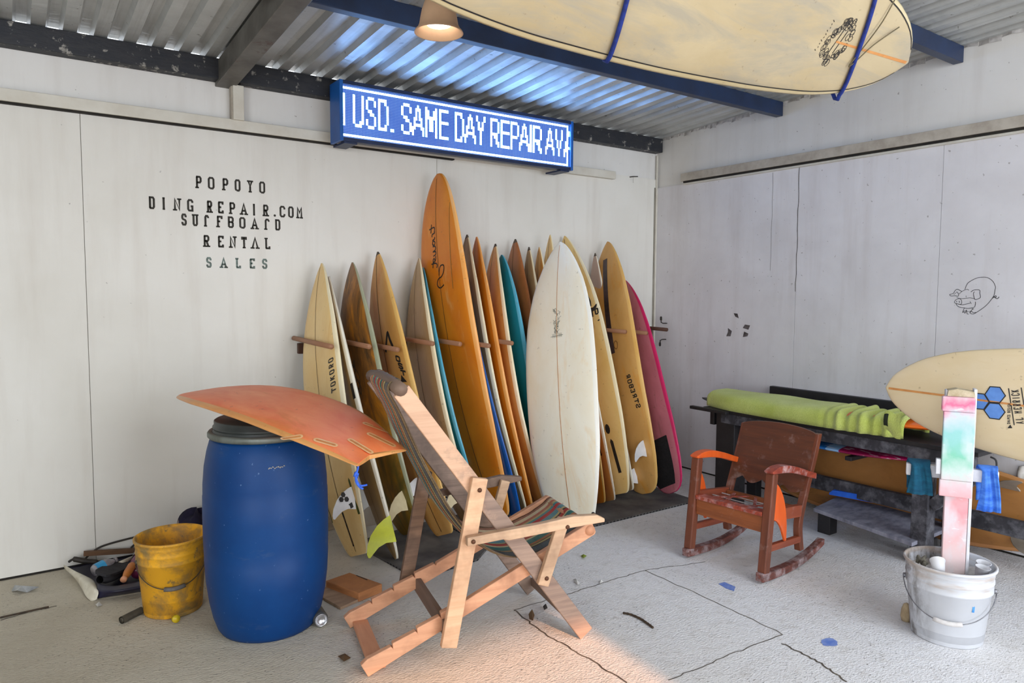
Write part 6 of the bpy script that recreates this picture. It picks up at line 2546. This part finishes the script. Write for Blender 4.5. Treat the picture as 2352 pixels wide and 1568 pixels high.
# stick and cable along the wall
a, b = at(192, 1271, 1, -.05), at(336, 1262, 1, -.06)
m = MB()
m.beam(a, b, .03, .022, (0, 1, 0))
o = m.build('stick', wood('stick_brown', S(116, 84, 56), S(86, 60, 42), .8, (3, 30, 30)), None, .002)
tag(o, 'square brown stick lying along the left wall above the torn bag', 'stick')
m = MB()
pts = [at(196, 1283, 1, -.04), at(205, 1274, 1, -.03), at(232, 1255, 1, -.025), at(290, 1238, 1, -.02), at(345, 1226, 1, -.02), at(352, 1230, 1, -.03), at(322, 1240, 1, -.03), at(300, 1258, 1, -.03)]
m.tube(smooth_path(pts, 6), .005, 8)
o = m.build('cable', plain('cable_black', S(52, 44, 36), S(34, 30, 26), 20, rough=.6))
tag(o, 'black cable looping along the left wall above the brown stick', 'cable')
m = MB()
m.tube(smooth_path([at(158, 1290, 1, -.06), at(170, 1284, 1, -.07), at(195, 1288, 1, -.08), at(225, 1290, 1, -.09)], 5), [.006] * 5 + [.014] * 6 + [.012] * 4 + [.008], 8)
o = m.build('bar_offcut', _mc['cable_black'])
tag(o, 'black rod end beside the torn bag at the foot of the left wall', 'rod')
# bundle of dark cloth behind the drum
m = MB()
c = at(452, 1192, 1, -.16)
rnd = random.Random(4)


def lump(a, b):
    th_, ph_ = PI * a, 2 * PI * b
    r = .10 * (1 + .22 * math.sin(3 * ph_ + 5 * a) + .14 * math.sin(7 * ph_ + 2 * a + 1))
    return (c.x + 1.1 * r * math.sin(th_) * math.cos(ph_), c.y + r * .9 * math.sin(th_) * math.sin(ph_), .136 + r * 1.0 * math.cos(th_))


m.grid(lump, 16, 24)
o = m.build('cloth_bundle', plain('cloth_navy_mixed', S(40, 34, 66), S(26, 22, 44), 8, rough=.95, bump=.5, spots=(S(206, 180, 164), 5, .60)))
tag(o, 'bundled dark navy cloth on the floor between the wall and the drum', 'cloth')
# litter
def scrap(label, pts, mat, name='paper_scrap', cat='litter', h=.012):
    m = MB()
    g = [at(x, y, 2, .002 + h * (i % 2)) for i, (x, y) in enumerate(pts)]
    cc = sum(g, Vector()) / len(g) + Vector((0, 0, h * .7))
    m.add([tuple(cc)] + [tuple(p) for p in g], [(0, 1 + i, 1 + (i + 1) % len(g)) for i in range(len(g))])
    o = m.build(name, mat)
    s_ = o.modifiers.new('thickness', 'SOLIDIFY')
    s_.thickness = .0012
    return tag(o, label, cat)


M_PAP = plain('paper_pale', S(222, 220, 214), S(196, 194, 188), 20, rough=.7)
M_FOIL = plain('wrapper_silver', S(186, 188, 188), S(140, 142, 144), 16, rough=.35, metal=.4)
scrap('crumpled silver wrapper on the floor by the left wall', [(26, 1357), (34, 1343), (52, 1345), (90, 1347), (62, 1360), (40, 1355)], M_FOIL, 'wrapper', 'wrapper', .02)
scrap('small white paper scrap on the floor in front of the torn bag', [(219, 1388), (228, 1381), (235, 1389), (224, 1392)], M_PAP)
scrap('white paper strip on the floor between the deck chair and rocking chair', [(1316, 1330), (1322, 1328), (1333, 1339), (1327, 1342)], M_PAP)
scrap('pale paper scrap on the floor right of the white paper strip', [(1375, 1334), (1382, 1331), (1386, 1336), (1378, 1339)], M_PAP)
M_LEAF = plain('leaf_brown', S(112, 84, 48), S(84, 60, 36), 20, rough=.8)
M_LEAFG = plain('leaf_green', S(150, 166, 52), S(120, 136, 40), 20, rough=.7)
scrap('green leaf on the floor near the end of the rubber mats', [(1334, 1276), (1340, 1272), (1348, 1276), (1340, 1281)], M_LEAFG, 'leaf', 'leaf')
scrap('curled brown leaf under the front of the deck chair', [(1214, 1410), (1222, 1398), (1228, 1412), (1224, 1424), (1216, 1422)], M_LEAF, 'leaf', 'leaf', .03)
scrap('dark leaf beside the front foot of the deck chair', [(1247, 1392), (1254, 1386), (1258, 1396), (1250, 1400)], M_SLOT, 'leaf', 'leaf', .02)
scrap('brown leaf on the floor at the rear end of the deck chair', [(776, 1506), (792, 1500), (806, 1510), (790, 1518)], M_LEAF, 'leaf', 'leaf', .012)
m = MB()
pts = [at(x, y, 2, .006) for x, y in ((1431, 1407), (1450, 1411), (1472, 1421), (1488, 1432), (1500, 1441))]
m.tube(smooth_path(pts, 5), [.0045 + .0012 * (i % 2) for i in range(21)], 8)
o = m.build('twig', plain('twig_dark', S(76, 58, 40), S(48, 38, 28), 60, rough=.85))
tag(o, 'dark segmented twig lying on the pale concrete in the middle of the floor', 'twig')
m = MB()
pts = [at(x, y, 2, .005) for x, y in ((0, 1418), (40, 1409), (85, 1399), (112, 1393))]
m.tube(smooth_path(pts, 5), .004, 6)
o = m.build('twig', _mc['twig_dark'])
tag(o, 'thin brown twig on the floor at the left edge below the silver wrapper', 'twig')

# black cable tangle where the rafter meets the wall beam
m = MB()
c = Vector((-3.44, -.10, 2.735))
pts = []
for i in range(40):
    a = i * .55
    pts.append((c.x + .05 * math.cos(a) + .02 * math.sin(i * .3), c.y - .03 + .015 * math.sin(i * .8), c.z - .055 + .035 * math.sin(a) + .01 * math.cos(i * .45)))
m.tube(pts, .004, 6)
o = m.build('cable', _mc['cable_black'])
tag(o, 'small black cable tangle by the rafter end above the white post', 'cable')
